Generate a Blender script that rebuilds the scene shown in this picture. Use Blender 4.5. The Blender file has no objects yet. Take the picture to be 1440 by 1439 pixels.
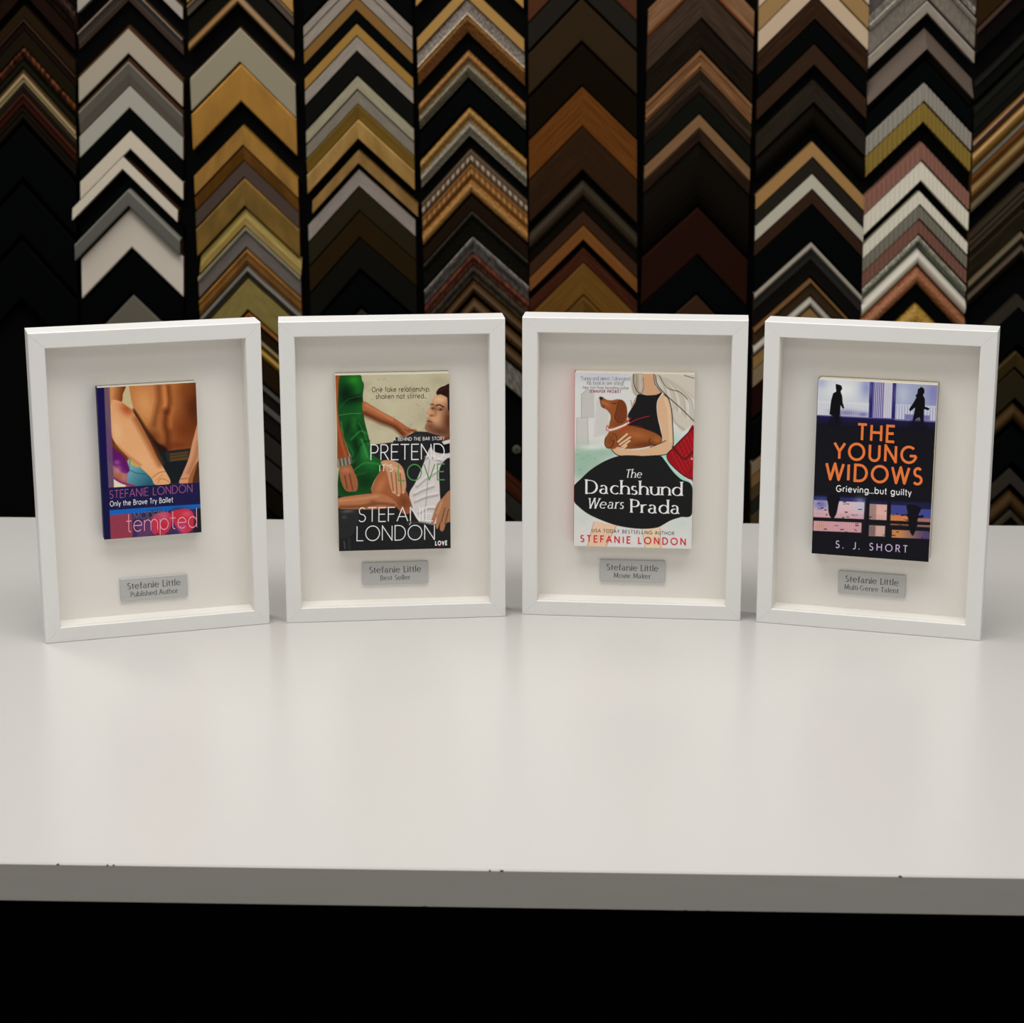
import bpy, bmesh, math, random
import numpy as np
from mathutils import Matrix, Vector

random.seed(7)
PI = math.pi
SC = bpy.context.scene
COL = SC.collection

# ------------------------------------------------------------------ camera
TABLE_Z = 0.900
CAM_H = TABLE_Z + 0.68845
PITCH = math.radians(14.3598)
ROLL = math.radians(-0.039)
cam_data = bpy.data.cameras.new('camera')
cam = bpy.data.objects.new('camera', cam_data)
COL.objects.link(cam)
right = Vector((math.cos(ROLL), math.sin(ROLL) * math.sin(PITCH), math.sin(ROLL) * math.cos(PITCH)))
fwd = Vector((0, math.cos(PITCH), -math.sin(PITCH)))
up = right.cross(fwd)
m3 = Matrix((right, up, -fwd)).transposed()
cam.matrix_world = Matrix.Translation((0, 0, CAM_H)) @ m3.to_4x4()
cam_data.sensor_fit = 'HORIZONTAL'
cam_data.sensor_width = 36.0
cam_data.lens = 2930.18 / 1440 * 36.0
cam_data.clip_start = 0.05
cam_data.clip_end = 30
cam_data.dof.use_dof = True
cam_data.dof.focus_distance = 2.12
cam_data.dof.aperture_fstop = 12.0
SC.camera = cam

# ------------------------------------------------------------------ world and lights
world = bpy.data.worlds.new('room_ambient')
SC.world = world
world.use_nodes = True
wbg = world.node_tree.nodes['Background']
wbg.inputs[0].default_value = (1.0, 0.98, 0.95, 1)
wbg.inputs[1].default_value = 0.30

def area(name, loc, size, power, aim, col=(1.0, 0.975, 0.935)):
    l = bpy.data.lights.new(name, 'AREA')
    l.shape = 'RECTANGLE'
    l.size, l.size_y = size
    l.energy = power
    l.color = col
    o = bpy.data.objects.new(name, l)
    COL.objects.link(o)
    o.location = loc
    d = Vector(aim) - Vector(loc)
    o.rotation_euler = d.to_track_quat('-Z', 'Y').to_euler()
    return o
area('ceiling_light_bench', (0.0, 1.40, 2.85), (2.6, 0.6), 29, (0.0, 1.75, 0))
area('front_fill_light', (-0.2, -0.4, 2.85), (2.6, 0.6), 9, (0.0, 1.2, 0.4))  # unseen fill behind the camera, added to brighten the frame fronts
area('ceiling_light_wall', (-0.95, 2.58, 2.85), (2.2, 0.45), 22, (-0.1, 3.4, 0.6))
area('right_fill_light', (1.5, 2.45, 2.85), (1.2, 0.45), 7, (0.9, 2.5, 0.6))  # unseen fill, added to lift the dim right side of the table

vs = SC.view_settings
vs.view_transform = 'Standard'
vs.look = 'None'
vs.gamma = 1.0
vs.use_curve_mapping = False
vs.exposure = 0.0

# ------------------------------------------------------------------ helpers
def lin(c):
    c = np.asarray(c, float) / 255.0
    return np.where(c <= 0.04045, c / 12.92, ((c + 0.055) / 1.055) ** 2.4)

_mats = {}
def material(name, rgb, rough=0.5, spec=0.5, metal=0.0):
    if name in _mats: return _mats[name]
    m = bpy.data.materials.new(name)
    m.use_nodes = True
    b = m.node_tree.nodes['Principled BSDF']
    b.inputs['Base Color'].default_value = (rgb[0], rgb[1], rgb[2], 1)
    b.inputs['Roughness'].default_value = rough
    b.inputs['Specular IOR Level'].default_value = spec
    b.inputs['Metallic'].default_value = metal
    _mats[name] = m
    return m

def add_noise(m, scale, amount, bump=0.0, coord='Object', stretch=(1, 1, 1)):
    nt = m.node_tree
    b = nt.nodes['Principled BSDF']
    tc = nt.nodes.new('ShaderNodeTexCoord')
    mp = nt.nodes.new('ShaderNodeMapping')
    mp.inputs['Scale'].default_value = stretch
    nz = nt.nodes.new('ShaderNodeTexNoise')
    nz.inputs['Scale'].default_value = scale
    nz.inputs['Detail'].default_value = 5
    nt.links.new(tc.outputs[coord], mp.inputs[0])
    nt.links.new(mp.outputs[0], nz.inputs['Vector'])
    base = b.inputs['Base Color'].default_value[:]
    mix = nt.nodes.new('ShaderNodeMix')
    mix.data_type = 'RGBA'
    mix.inputs[6].default_value = tuple(v * (1 - amount) for v in base[:3]) + (1,)
    mix.inputs[7].default_value = tuple(min(1, v * (1 + amount)) for v in base[:3]) + (1,)
    nt.links.new(nz.outputs[0], mix.inputs[0])
    nt.links.new(mix.outputs[2], b.inputs['Base Color'])
    if bump:
        bp = nt.nodes.new('ShaderNodeBump')
        bp.inputs['Strength'].default_value = bump
        bp.inputs['Distance'].default_value = 0.001
        nt.links.new(nz.outputs[0], bp.inputs['Height'])
        nt.links.new(bp.outputs[0], b.inputs['Normal'])
    return m

def link(name, me, parent=None, mats=()):
    o = bpy.data.objects.new(name, me)
    COL.objects.link(o)
    for m in mats: me.materials.append(m)
    if parent is not None: o.parent = parent
    return o

def mesh(name, verts, faces, mats, parent=None, mi=None, smooth=False):
    me = bpy.data.meshes.new(name)
    me.from_pydata([tuple(v) for v in verts], [], [tuple(f) for f in faces])
    o = link(name, me, parent, mats)
    if mi is not None: me.polygons.foreach_set('material_index', mi)
    if smooth: me.polygons.foreach_set('use_smooth', [True] * len(me.polygons))
    me.update()
    return o

def box_bm(bm, x0, x1, y0, y1, z0, z1, bevel=0.0, seg=2):
    r = bmesh.ops.create_cube(bm, size=1)
    for v in r['verts']:
        v.co = Vector((x0 + (v.co.x + .5) * (x1 - x0), y0 + (v.co.y + .5) * (y1 - y0), z0 + (v.co.z + .5) * (z1 - z0)))
    if bevel:
        es = list({e for v in r['verts'] for e in v.link_edges})
        bmesh.ops.bevel(bm, geom=es, offset=bevel, segments=seg, affect='EDGES', profile=0.5)

def bm_obj(name, bm, mats, parent=None):
    bmesh.ops.recalc_face_normals(bm, faces=bm.faces)
    me = bpy.data.meshes.new(name)
    bm.to_mesh(me); bm.free()
    return link(name, me, parent, mats)

def empty(name, loc, rz=0.0, parent=None):
    o = bpy.data.objects.new(name, None)
    COL.objects.link(o)
    o.empty_display_size = 0.05
    o.location = loc
    o.rotation_euler = (0, 0, rz)
    if parent is not None: o.parent = parent
    return o

def tag(o, label, cat, group=None):
    o['label'] = label; o['category'] = cat
    if group: o['group'] = group
    return o

# ------------------------------------------------------------------ setting
BLACK = material('black_panel', (0.0016, 0.0016, 0.0016), 0.8, 0.05)
FLOOR = material('dark_floor', (0.004, 0.004, 0.004), 0.8, 0.05)
WALL_Y = 3.70
def slab(name, x0, x1, y0, y1, z0, z1, m):
    bm = bmesh.new(); box_bm(bm, x0, x1, y0, y1, z0, z1)
    o = bm_obj(name, bm, [m]); o['kind'] = 'structure'
    return o
slab('floor', -3.2, 3.2, -2.0, 3.70, -0.05, 0.0, FLOOR)
slab('wall_back', -3.2, 3.2, WALL_Y, WALL_Y + 0.08, 0.0, 3.0, BLACK)

# ------------------------------------------------------------------ work table
YAW_T = math.atan(-0.0362)
TOP_W = add_noise(material('white_laminate', (0.605, 0.595, 0.575), 0.26, 0.5), 90, 0.012, 0.02)
EDGE_G = add_noise(material('grey_edge_band', (0.535, 0.505, 0.465), 0.45, 0.3), 160, 0.04, 0.05, stretch=(0.1, 1, 1))
CHIP = material('edge_chip', (0.05, 0.04, 0.035), 0.8, 0.1)
table = empty('work_table', (0, 2.086, 0), YAW_T)
tag(table, 'long white laminate work table with a grey front edge', 'table')
FY, BY, TH = -0.5495, 0.551, 0.0325
bm = bmesh.new(); box_bm(bm, -1.35, 1.35, FY + 0.002, BY, TABLE_Z - TH, TABLE_Z, 0.0008, 1)
bm_obj('tabletop', bm, [TOP_W], table)
bm = bmesh.new(); box_bm(bm, -1.35, 1.35, FY, FY + 0.002, TABLE_Z - TH, TABLE_Z - 0.0004, 0.0004, 1)
for (cx, cw) in ((-0.345, .002), (-0.30, .0014), (0.0115, .0026), (0.002, .0014), (0.327, .0026), (-0.305, .0014)):
    box_bm(bm, cx - cw / 2, cx + cw / 2, FY - 0.0002, FY + 0.0015, TABLE_Z - 0.0009, TABLE_Z - 0.0003)
for (cx, cw) in ((-0.05, .003), (0.158, .002), (0.176, .002)):
    box_bm(bm, cx - cw / 2, cx + cw / 2, FY - 0.0002, FY + 0.0015, TABLE_Z - TH - 0.0001, TABLE_Z - TH + 0.0008)
eb = bm_obj('edge_band', bm, [EDGE_G, CHIP], table)
eb['label'] = 'grey front edge band with small chips'
for p in eb.data.polygons:
    if max((eb.data.vertices[i].co.y for i in p.vertices)) < FY + 0.00151 and abs(p.center.x) < 1.0 and p.area < 2e-5: p.material_index = 1
BASE = material('black_base', (0.0015, 0.0015, 0.0015), 0.8, 0.05)
bm = bmesh.new(); box_bm(bm, -1.2, 1.2, -0.05, 0.48, 0.0, TABLE_Z - TH)
bm_obj('base_cabinet', bm, [BASE], table)

# ------------------------------------------------------------------ shadow boxes
FW, FH, FD, FB = 0.24235, 0.335, 0.0366, 0.0168
BACK = 0.0245
WHITE = add_noise(material('white_frame_lacquer', (0.79, 0.782, 0.77), 0.38, 0.4), 60, 0.02, 0.03)
MAT_B = add_noise(material('white_mount_board', (0.80, 0.775, 0.735), 0.85, 0.15), 300, 0.01, 0.02)
RAIL_PROF = [(0.0, 0.0008), (0.0008, 0.0), (FB - 0.0008, 0.0), (FB, 0.0008), (FB, FD), (0.0, FD)]
def rail(parent, side):
    L = FW if side in 'tb' else FH
    v = []
    for e in (0, 1):
        for a, d in RAIL_PROF:
            s = a + 0.00006 if e == 0 else L - a - 0.00006
            if side == 'b': q = (s - FW / 2, d, a)
            elif side == 't': q = (FW / 2 - s, d, FH - a)
            elif side == 'l': q = (-FW / 2 + a, d, FH - s)
            else: q = (FW / 2 - a, d, s)
            v.append(q)
    n = len(RAIL_PROF)
    f = [(i, (i + 1) % n, n + (i + 1) % n, n + i) for i in range(n)] + [tuple(range(n))[::-1], tuple(range(n, 2 * n))]
    o = mesh('rail', v, f, [WHITE], parent)
    bm = bmesh.new(); bm.from_mesh(o.data); bmesh.ops.recalc_face_normals(bm, faces=bm.faces); bm.to_mesh(o.data); bm.free()
    return o
def shadow_box(x, y, yaw, label):
    r = empty('shadow_box', (x, y, TABLE_Z), yaw)
    tag(r, label, 'picture frame', 'white shadow boxes standing on the table')
    for s in 'tbrl': rail(r, s)
    bm = bmesh.new()
    i, t, y0 = FB, 0.0004, 0.004
    box_bm(bm, -FW/2 + i, -FW/2 + i + t, y0, BACK, i, FH - i)
    box_bm(bm, FW/2 - i - t, FW/2 - i, y0, BACK, i, FH - i)
    box_bm(bm, -FW/2 + i, FW/2 - i, y0, BACK, i, i + t)
    box_bm(bm, -FW/2 + i, FW/2 - i, y0, BACK, FH - i - t, FH - i)
    bm_obj('spacer', bm, [MAT_B], r)
    bm = bmesh.new(); box_bm(bm, -FW/2 + i, FW/2 - i, BACK, BACK + 0.004, i, FH - i)
    bm_obj('backing_board', bm, [MAT_B], r)
    return r
FRAMES = [(-0.38239, 2.15581, 0.29799), (-0.12778, 2.2055, 0.09887), (0.1317, 2.21317, -0.10096), (0.38527, 2.16213, -0.28475)]
FLAB = ['white shadow box on the far left of the table, around the bare back paperback',
        'white shadow box second from left, around the paperback with the green dress',
        'white shadow box third from left, around the dachshund paperback',
        'white shadow box on the far right of the table, around the black thriller paperback']
for (x, y, a), l in zip(FRAMES, FLAB): shadow_box(x, y, a, l)
def in_frame(i, lx, ly, lz):
    x, y, a = FRAMES[i]
    return (x + lx * math.cos(a) - ly * math.sin(a), y + lx * math.sin(a) + ly * math.cos(a), TABLE_Z + lz)

# ------------------------------------------------------------------ stroke lettering
def arc(cx, cy, rx, ry, a0, a1, n=18):
    return [(cx + rx * math.cos(math.radians(a0 + (a1 - a0) * i / n)), cy + ry * math.sin(math.radians(a0 + (a1 - a0) * i / n))) for i in range(n + 1)]
def glyphs(x=0.62, A=1.0, D=-0.30, serif=False):
    G = {}
    r = x / 2
    rx = r * (0.92 if serif else 1.0)
    ow = 0.40 if serif else 0.48
    G['A'] = (.78, [[(0, 0), (.39, 1)], [(.39, 1), (.78, 0)], [(.14, .33), (.64, .33)]])
    G['B'] = (.56, [[(0, 0), (0, 1)], [(0, 1), (.26, 1)] + arc(.26, .765, .24, .235, 90, -90) + [(0, .53)], [(0, .53), (.28, .53)] + arc(.28, .265, .28, .265, 90, -90) + [(0, 0)]])
    G['C'] = (.85, [arc(ow, .5, ow, .5, 50, 310, 30)])
    G['D'] = (.72, [[(0, 0), (0, 1)], [(0, 1), (.26, 1)] + arc(.26, .5, .46, .5, 90, -90, 26) + [(0, 0)]])
    G['E'] = (.5, [[(0, 0), (0, 1)], [(0, 1), (.5, 1)], [(0, .52), (.44, .52)], [(0, 0), (.5, 0)]])
    G['F'] = (.48, [[(0, 0), (0, 1)], [(0, 1), (.48, 1)], [(0, .52), (.42, .52)]])
    G['G'] = (.92, [arc(ow, .5, ow, .5, 48, 352, 34), [(ow + .06, .43), (2 * ow, .43)]])
    G['H'] = (.66, [[(0, 0), (0, 1)], [(.66, 0), (.66, 1)], [(0, .53), (.66, .53)]])
    G['I'] = (.02, [[(0.01, 0), (0.01, 1)]])
    G['J'] = (.32, [[(.32, 1), (.32, .22)] + arc(.14, .2, .18, .2, 0, -140, 12)])
    G['L'] = (.44, [[(0, 0), (0, 1)], [(0, 0), (.44, 0)]])
    G['M'] = (.86, [[(0, 0), (.07, 1)], [(.07, 1), (.43, .12)], [(.43, .12), (.79, 1)], [(.79, 1), (.86, 0)]])
    G['N'] = (.68, [[(0, 0), (0, 1)], [(0, 1), (.68, 0)], [(.68, 0), (.68, 1)]])
    G['O'] = (2 * ow, [arc(ow, .5, ow, .5, 0, 360, 40)])
    G['P'] = (.5, [[(0, 0), (0, 1)], [(0, 1), (.24, 1)] + arc(.24, .735, .26, .265, 90, -90) + [(0, .47)]])
    G['R'] = (.54, [[(0, 0), (0, 1)], [(0, 1), (.24, 1)] + arc(.24, .745, .25, .255, 90, -90) + [(0, .49)], [(.22, .49), (.54, 0)]])
    G['S'] = (.52, [arc(.27, .755, .21, .245, 35, 262, 18) + arc(.25, .255, .25, .255, 82, -145, 20)])
    G['T'] = (.6, [[(0, 1), (.6, 1)], [(.3, 0), (.3, 1)]])
    G['U'] = (.62, [[(0, 1), (0, .31)] + arc(.31, .31, .31, .31, 180, 360, 20) + [(.62, 1)]])
    G['V'] = (.74, [[(0, 1), (.37, 0)], [(.37, 0), (.74, 1)]])
    G['W'] = (1.06, [[(0, 1), (.27, 0)], [(.27, 0), (.53, 1)], [(.53, 1), (.79, 0)], [(.79, 0), (1.06, 1)]])
    G['Y'] = (.68, [[(0, 1), (.34, .47)], [(.68, 1), (.34, .47)], [(.34, .47), (.34, 0)]])
    bowl = lambda cx: arc(cx, r, rx, r, 0, 360, 30)
    w2 = 2 * rx
    if serif:
        G['a'] = (.84 * x, [arc(.38 * x, .68 * x, .3 * x, .32 * x, 150, 0, 14) + [(.68 * x, .14 * x), (.86 * x, 0)], arc(.36 * x, .28 * x, .32 * x, .28 * x, 70, 320, 22)])
    else:
        G['a'] = (w2, [bowl(rx), [(w2, x), (w2, 0)]])
    G['b'] = (w2, [[(0, 0), (0, A)], bowl(rx)])
    G['c'] = (w2 * .88, [arc(rx, r, rx, r, 48, 312, 24)])
    G['d'] = (w2, [bowl(rx), [(w2, A), (w2, 0)]])
    G['e'] = (w2, [[(.02, r * 1.08), (w2 - .01, r * 1.08)], arc(rx, r, rx, r, 5, 318, 26)])
    G['f'] = (.34, [[(.15, 0), (.15, A - .17)] + arc(.32, A - .17, .17, .17, 180, 75, 10), [(0, x), (.33, x)]])
    G['g'] = (w2, [bowl(rx), [(w2, x), (w2, D + r * .75)] + arc(rx, D + r * .75, rx, r * .75, 0, -150, 14)])
    ar = .40 * x
    arch = lambda x0: [(x0, 0), (x0, x - ar)][:0] + arc(x0 + ar, x - ar, ar, ar, 180, 0, 16) + [(x0 + 2 * ar, 0)]
    G['h'] = (2 * ar, [[(0, 0), (0, A)], arch(0)])
    G['i'] = (.02, [[(.01, 0), (.01, x)], 'dot', (.01, x + .24)])
    G['k'] = (.72 * x, [[(0, 0), (0, A)], [(0, .36 * x), (.66 * x, x)], [(.2 * x, .56 * x), (.72 * x, 0)]])
    G['l'] = (.02, [[(.01, 0), (.01, A)]])
    G['m'] = (4 * ar, [[(0, 0), (0, x)], arch(0), arch(2 * ar)])
    G['n'] = (2 * ar, [[(0, 0), (0, x)], arch(0)])
    G['o'] = (w2, [bowl(rx)])
    G['p'] = (w2, [[(0, D), (0, x)], bowl(rx)])
    G['r'] = (.47 * x, [[(0, 0), (0, x)], arc(.42 * x, .58 * x, .42 * x, .42 * x, 180, 75, 10)])
    G['s'] = (.56 * x, [arc(.29 * x, .755 * x, .22 * x, .245 * x, 35, 262, 14) + arc(.27 * x, .255 * x, .27 * x, .255 * x, 82, -145, 16)])
    G['t'] = (.36, [[(.16, (x + .2) if serif else A * .92), (.16, .12)] + arc(.28, .12, .12, .12, 180, 290, 8), [(0, x), (.35, x)]])
    G['u'] = (2 * ar, [[(0, x), (0, ar)] + arc(ar, ar, ar, ar, 180, 360, 16), [(2 * ar, x), (2 * ar, 0)]])
    G['v'] = (.84 * x, [[(0, x), (.42 * x, 0)], [(.42 * x, 0), (.84 * x, x)]])
    G['w'] = (1.26 * x, [[(0, x), (.32 * x, 0)], [(.32 * x, 0), (.63 * x, x)], [(.63 * x, x), (.94 * x, 0)], [(.94 * x, 0), (1.26 * x, x)]])
    G['y'] = (.84 * x, [[(0, x), (.42 * x, 0)], [(.84 * x, x), (.29 * x, D)]])
    G['.'] = (.04, ['dot', (.02, .03)])
    G['\u2026'] = (.7, ['dot', (.02, .03), 'dot', (.34, .03), 'dot', (.66, .03)])
    G[','] = (.04, [[(.04, .05), (0, -.14)]])
    G["'"] = (.02, [[(.01, 1), (.01, .72)]])
    G['"'] = (.16, [[(.02, 1), (.0, .76)], [(.16, 1), (.14, .76)]])
    G['!'] = (.04, [[(.02, 1), (.02, .28)], 'dot', (.02, .03)])
    G['-'] = (.3, [[(0, .34), (.3, .34)]])
    return G

def lay_text(s, length, cap, weight, G, serif=False, thin=None, shear=0.0, space=0.34, lines=(0, 1), wide=1.0):
    """quads of the lettering: x runs 0..length along the baseline, cap = capital height (same unit)"""
    lb = {c: weight * .5 for c in 'BDEFHIKLMNPRUbhikmnprul'}
    rb = {c: weight * .5 for c in 'HIMNUJdhilmnuag'}
    for c in 'OCGScdegoqa': lb[c] = weight * .35
    for c in 'ODGSbeopBPRs': rb[c] = weight * .35
    adv = [space * wide if ch == ' ' else G[ch][0] * wide + lb.get(ch, 0) + rb.get(ch, 0) for ch in s]
    n = len(s) - 1
    nat = sum(adv) * cap
    tr = (length - nat) / max(n, 1)
    sx = 1.0
    lo = (weight + (0.05 if serif else 0.10)) * cap
    if tr < lo and n > 0:
        tr = lo * 0.9
        sx = length / (nat + n * tr)
    quads = []
    W, Tn = weight, (thin if thin is not None else weight)
    heights = lines
    def hw(dx, dy):
        if thin is None: return W / 2
        L = math.hypot(dx, dy) or 1
        k = abs((dy * math.cos(0.22) - dx * math.sin(-0.22)) / L)
        return (Tn + (W - Tn) * k ** 1.4) / 2
    def put(pts, ox):
        quads.append([((ox + px * wide * cap + shear * py * cap) * sx, py * cap) for px, py in pts])
    x = 0.0
    for ch, a in zip(s, adv):
        if ch != ' ':
            st = G[ch][1]
            x += lb.get(ch, 0) * cap; a -= lb.get(ch, 0)
            ends = [e for p in st if isinstance(p, list) for e in (p[0], p[-1])]
            i = 0
            while i < len(st):
                p = st[i]
                if p == 'dot':
                    c = st[i + 1]; i += 2
                    q = max(W * .62, .045)
                    put([(c[0] + q * math.cos(t * PI / 4), c[1] + q * math.sin(t * PI / 4)) for t in range(8)], x)
                    continue
                i += 1
                m = len(p)
                if m == 2:                       # square or round off the joints
                    ax = abs(p[0][0] - p[1][0]) < 1e-6 or abs(p[0][1] - p[1][1]) < 1e-6
                    pp = [list(p[0]), list(p[1])]
                    h0 = hw(p[1][0] - p[0][0], p[1][1] - p[0][1])
                    L0 = math.hypot(p[1][0] - p[0][0], p[1][1] - p[0][1])
                    for e, o_ in ((0, 1), (1, 0)):
                        if sum(1 for z in ends if math.hypot(z[0] - p[e][0], z[1] - p[e][1]) < 1e-4) > 1:
                            if ax:
                                for d in (0, 1): pp[e][d] = p[e][d] + (p[e][d] - p[o_][d]) / L0 * h0
                            else:
                                put([(p[e][0] + h0 * math.cos(t * PI / 5), p[e][1] + h0 * math.sin(t * PI / 5)) for t in range(10)], x)
                    p = [tuple(pp[0]), tuple(pp[1])]
                closed = m > 3 and math.hypot(p[0][0] - p[-1][0], p[0][1] - p[-1][1]) < 1e-4
                off = []
                for j in range(m):
                    if closed and j in (0, m - 1): a0, a1 = p[m - 2], p[1]
                    else: a0, a1 = p[max(j - 1, 0)], p[min(j + 1, m - 1)]
                    dx, dy = a1[0] - a0[0], a1[1] - a0[1]
                    L = math.hypot(dx, dy) or 1
                    h = hw(dx, dy)
                    off.append((-dy / L * h, dx / L * h))
                for j in range(m - 1):
                    q0, q1 = p[j], p[j + 1]
                    put([(q0[0] + off[j][0], q0[1] + off[j][1]), (q0[0] - off[j][0], q0[1] - off[j][1]),
                         (q1[0] - off[j + 1][0], q1[1] - off[j + 1][1]), (q1[0] + off[j + 1][0], q1[1] + off[j + 1][1])], x)
                if serif and not closed:
                    for e, b in ((0, 1), (-1, -2)):
                        px, py = p[e]; dx, dy = px - p[b][0], py - p[b][1]
                        L = math.hypot(dx, dy) or 1
                        if abs(dy) > .8 * abs(dx) and any(abs(py - hh) < .012 for hh in heights):
                            sw = (.075 + W * .6) / wide; t2 = max(Tn * .9, .05)
                            yy = py + (t2 if py < .01 else -t2) * .5
                            put([(px - sw, yy - t2 / 2), (px + sw, yy - t2 / 2), (px + sw, yy + t2 / 2), (px - sw, yy + t2 / 2)], x)
                        elif abs(dy) < .05 * abs(dx) and (abs(py - 1) < .01 or abs(py) < .01):
                            t2 = Tn * .9; d = -.15 if py > .5 else .15
                            sg = 1 if dx > 0 else -1
                            put([(px - sg * t2, py), (px, py), (px, py + d), (px - sg * t2, py + d * .8)], x)
        x += a * cap + tr
    return quads
FS = glyphs(0.62)                       # round geometric sans
FH_ = glyphs(0.68, 1.05)                # a little larger small letters
FT = glyphs(0.68, 1.02, -.32, True)     # roman
FB_ = glyphs(0.64, 1.08, -.32, True)    # high-contrast roman
FL = glyphs(0.56, 1.0, -.42)            # thin wide letters
# ------------------------------------------------------------------ printed covers
def homography(src, dst):
    A, b = [], []
    for (x, y), (u, v) in zip(src, dst):
        A += [[x, y, 1, 0, 0, 0, -u * x, -u * y], [0, 0, 0, x, y, 1, -v * x, -v * y]]
        b += [u, v]
    return np.append(np.linalg.solve(np.array(A, float), np.array(b, float)), 1).reshape(3, 3)
def catmull(pts, closed=True, k=6):
    p = np.array(pts, float); n = len(p); out = []
    rng_ = range(n) if closed else range(n - 1)
    for i in rng_:
        if closed: a, b, c, d = p[i - 1], p[i], p[(i + 1) % n], p[(i + 2) % n]
        else: a, b, c, d = p[max(i - 1, 0)], p[i], p[i + 1], p[min(i + 2, n - 1)]
        for j in range(k):
            t = j / k
            out.append(.5 * (2 * b + (c - a) * t + (2 * a - 5 * b + 4 * c - d) * t * t + (3 * b - a - 3 * c + d) * t ** 3))
    if not closed: out.append(p[-1])
    return out
class Print:
    """a printed sheet W x H (metres); drawing units are those of the layout sheet given by its four corners"""
    def __init__(s, W, H, corners, cell=0.0004):
        s.W, s.H = W, H
        s.nx, s.ny = int(round(W / cell)) + 1, int(round(H / cell)) + 1
        dst = [(0, H), (W, H), (W, 0), (0, 0)]
        s.to_m = homography(corners, dst)
        inv = homography([(u * 1000, v * 1000) for u, v in dst], corners)
        X, Z = np.meshgrid(np.linspace(0, W, s.nx), np.linspace(0, H, s.ny))
        w = inv[2, 0] * X * 1000 + inv[2, 1] * Z * 1000 + 1
        s.px = (inv[0, 0] * X * 1000 + inv[0, 1] * Z * 1000 + inv[0, 2]) / w
        s.py = (inv[1, 0] * X * 1000 + inv[1, 1] * Z * 1000 + inv[1, 2]) / w
        s.c = np.zeros((s.ny, s.nx, 3))
        s.rng = np.random.RandomState(5)
        s.letters = []
    def m(s, x, y):
        q = s.to_m @ np.array([x, y, 1.0]); return q[0] / q[2], q[1] / q[2]
    def _mix(s, sl, a, col):
        col = np.asarray(col, float)
        s.c[sl] = s.c[sl] * (1 - a[..., None]) + col * a[..., None]
    def _win(s, pts, pad):
        p = np.array(pts, float)
        ok = (s.px > p[:, 0].min() - pad) & (s.px < p[:, 0].max() + pad) & (s.py > p[:, 1].min() - pad) & (s.py < p[:, 1].max() + pad)
        r = np.where(ok.any(1))[0]; c = np.where(ok.any(0))[0]
        if not len(r): return None
        return (slice(r[0], r[-1] + 1), slice(c[0], c[-1] + 1))
    def _dist(s, sl, pts, closed=True):
        X, Y = s.px[sl], s.py[sl]
        d = np.full(X.shape, 1e9); ins = np.zeros(X.shape, bool)
        n = len(pts)
        for i in range(n if closed else n - 1):
            (x0, y0), (x1, y1) = pts[i], pts[(i + 1) % n]
            ex, ey = x1 - x0, y1 - y0
            t = np.clip(((X - x0) * ex + (Y - y0) * ey) / (ex * ex + ey * ey + 1e-9), 0, 1)
            d = np.minimum(d, (X - x0 - t * ex) ** 2 + (Y - y0 - t * ey) ** 2)
            if closed and y0 != y1:
                ins ^= ((y0 > Y) != (y1 > Y)) & (X < (x1 - x0) * (Y - y0) / (y1 - y0) + x0)
        d = np.sqrt(d)
        return np.where(ins, d, -d) if closed else d
    def fill(s, pts, col, soft=2.5, a=1.0, curve=True, to=None, axis=None):
        """col may fade to colour 'to' along axis ((x0,y0),(x1,y1))"""
        P = catmull(pts) if curve else pts
        sl = s._win(P, soft + 3)
        if sl is None: return
        al = np.clip(.5 + s._dist(sl, P) / soft, 0, 1) * a
        if to is not None:
            (x0, y0), (x1, y1) = axis
            t = np.clip(((s.px[sl] - x0) * (x1 - x0) + (s.py[sl] - y0) * (y1 - y0)) / ((x1 - x0) ** 2 + (y1 - y0) ** 2), 0, 1)[..., None]
            col = np.asarray(col, float) * (1 - t) + np.asarray(to, float) * t
        s._mix(sl, al, col)
    def poly(s, pts, col, soft=2.0, a=1.0, to=None, axis=None): s.fill(pts, col, soft, a, False, to, axis)
    def line(s, pts, col, w, a=1.0, soft=3.0, curve=True):
        P = catmull(pts, False) if curve and len(pts) > 2 else pts
        sl = s._win(P, w + soft + 3)
        if sl is None: return
        s._mix(sl, np.clip(.5 + (w / 2 - s._dist(sl, P, False)) / soft, 0, 1) * a, col)
    def blob(s, x, y, rx, ry, col, a=1.0, rot=0.0, clip=None):
        sl = s._win([(x - 2.2 * max(rx, ry), y - 2.2 * max(rx, ry)), (x + 2.2 * max(rx, ry), y + 2.2 * max(rx, ry))], 2)
        if sl is None: return
        c, n = math.cos(math.radians(rot)), math.sin(math.radians(rot))
        dx, dy = s.px[sl] - x, s.py[sl] - y
        g = np.exp(-(((dx * c + dy * n) / rx) ** 2 + ((-dx * n + dy * c) / ry) ** 2) * 1.2) * a
        if clip is not None: g = g * np.clip(.5 + s._dist(sl, catmull(clip)) / 3, 0, 1)
        s._mix(sl, g, col)
    def grain(s, amt):
        s.c = np.clip(s.c + s.rng.normal(0, amt, s.c.shape[:2])[..., None], 0, 255)
    def deepen(s, g):
        s.c = 255 * (np.clip(s.c, 0, 255) / 255) ** g
    def text(s, t, x0, y0, x1, y1, cap, col, weight, G=None, **k):
        """cap in sheet units; baseline from (x0,y0) to (x1,y1)"""
        L = math.hypot(x1 - x0, y1 - y0)
        ux, uy = (x1 - x0) / L, (y1 - y0) / L
        vert = (k.pop('vx', 0.0))
        for q in lay_text(t, L, cap, weight, G or FS, **k):
            s.letters.append(([s.m(x0 + ux * a + vert * b, y0 + uy * a - b) for a, b in q], col))

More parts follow.
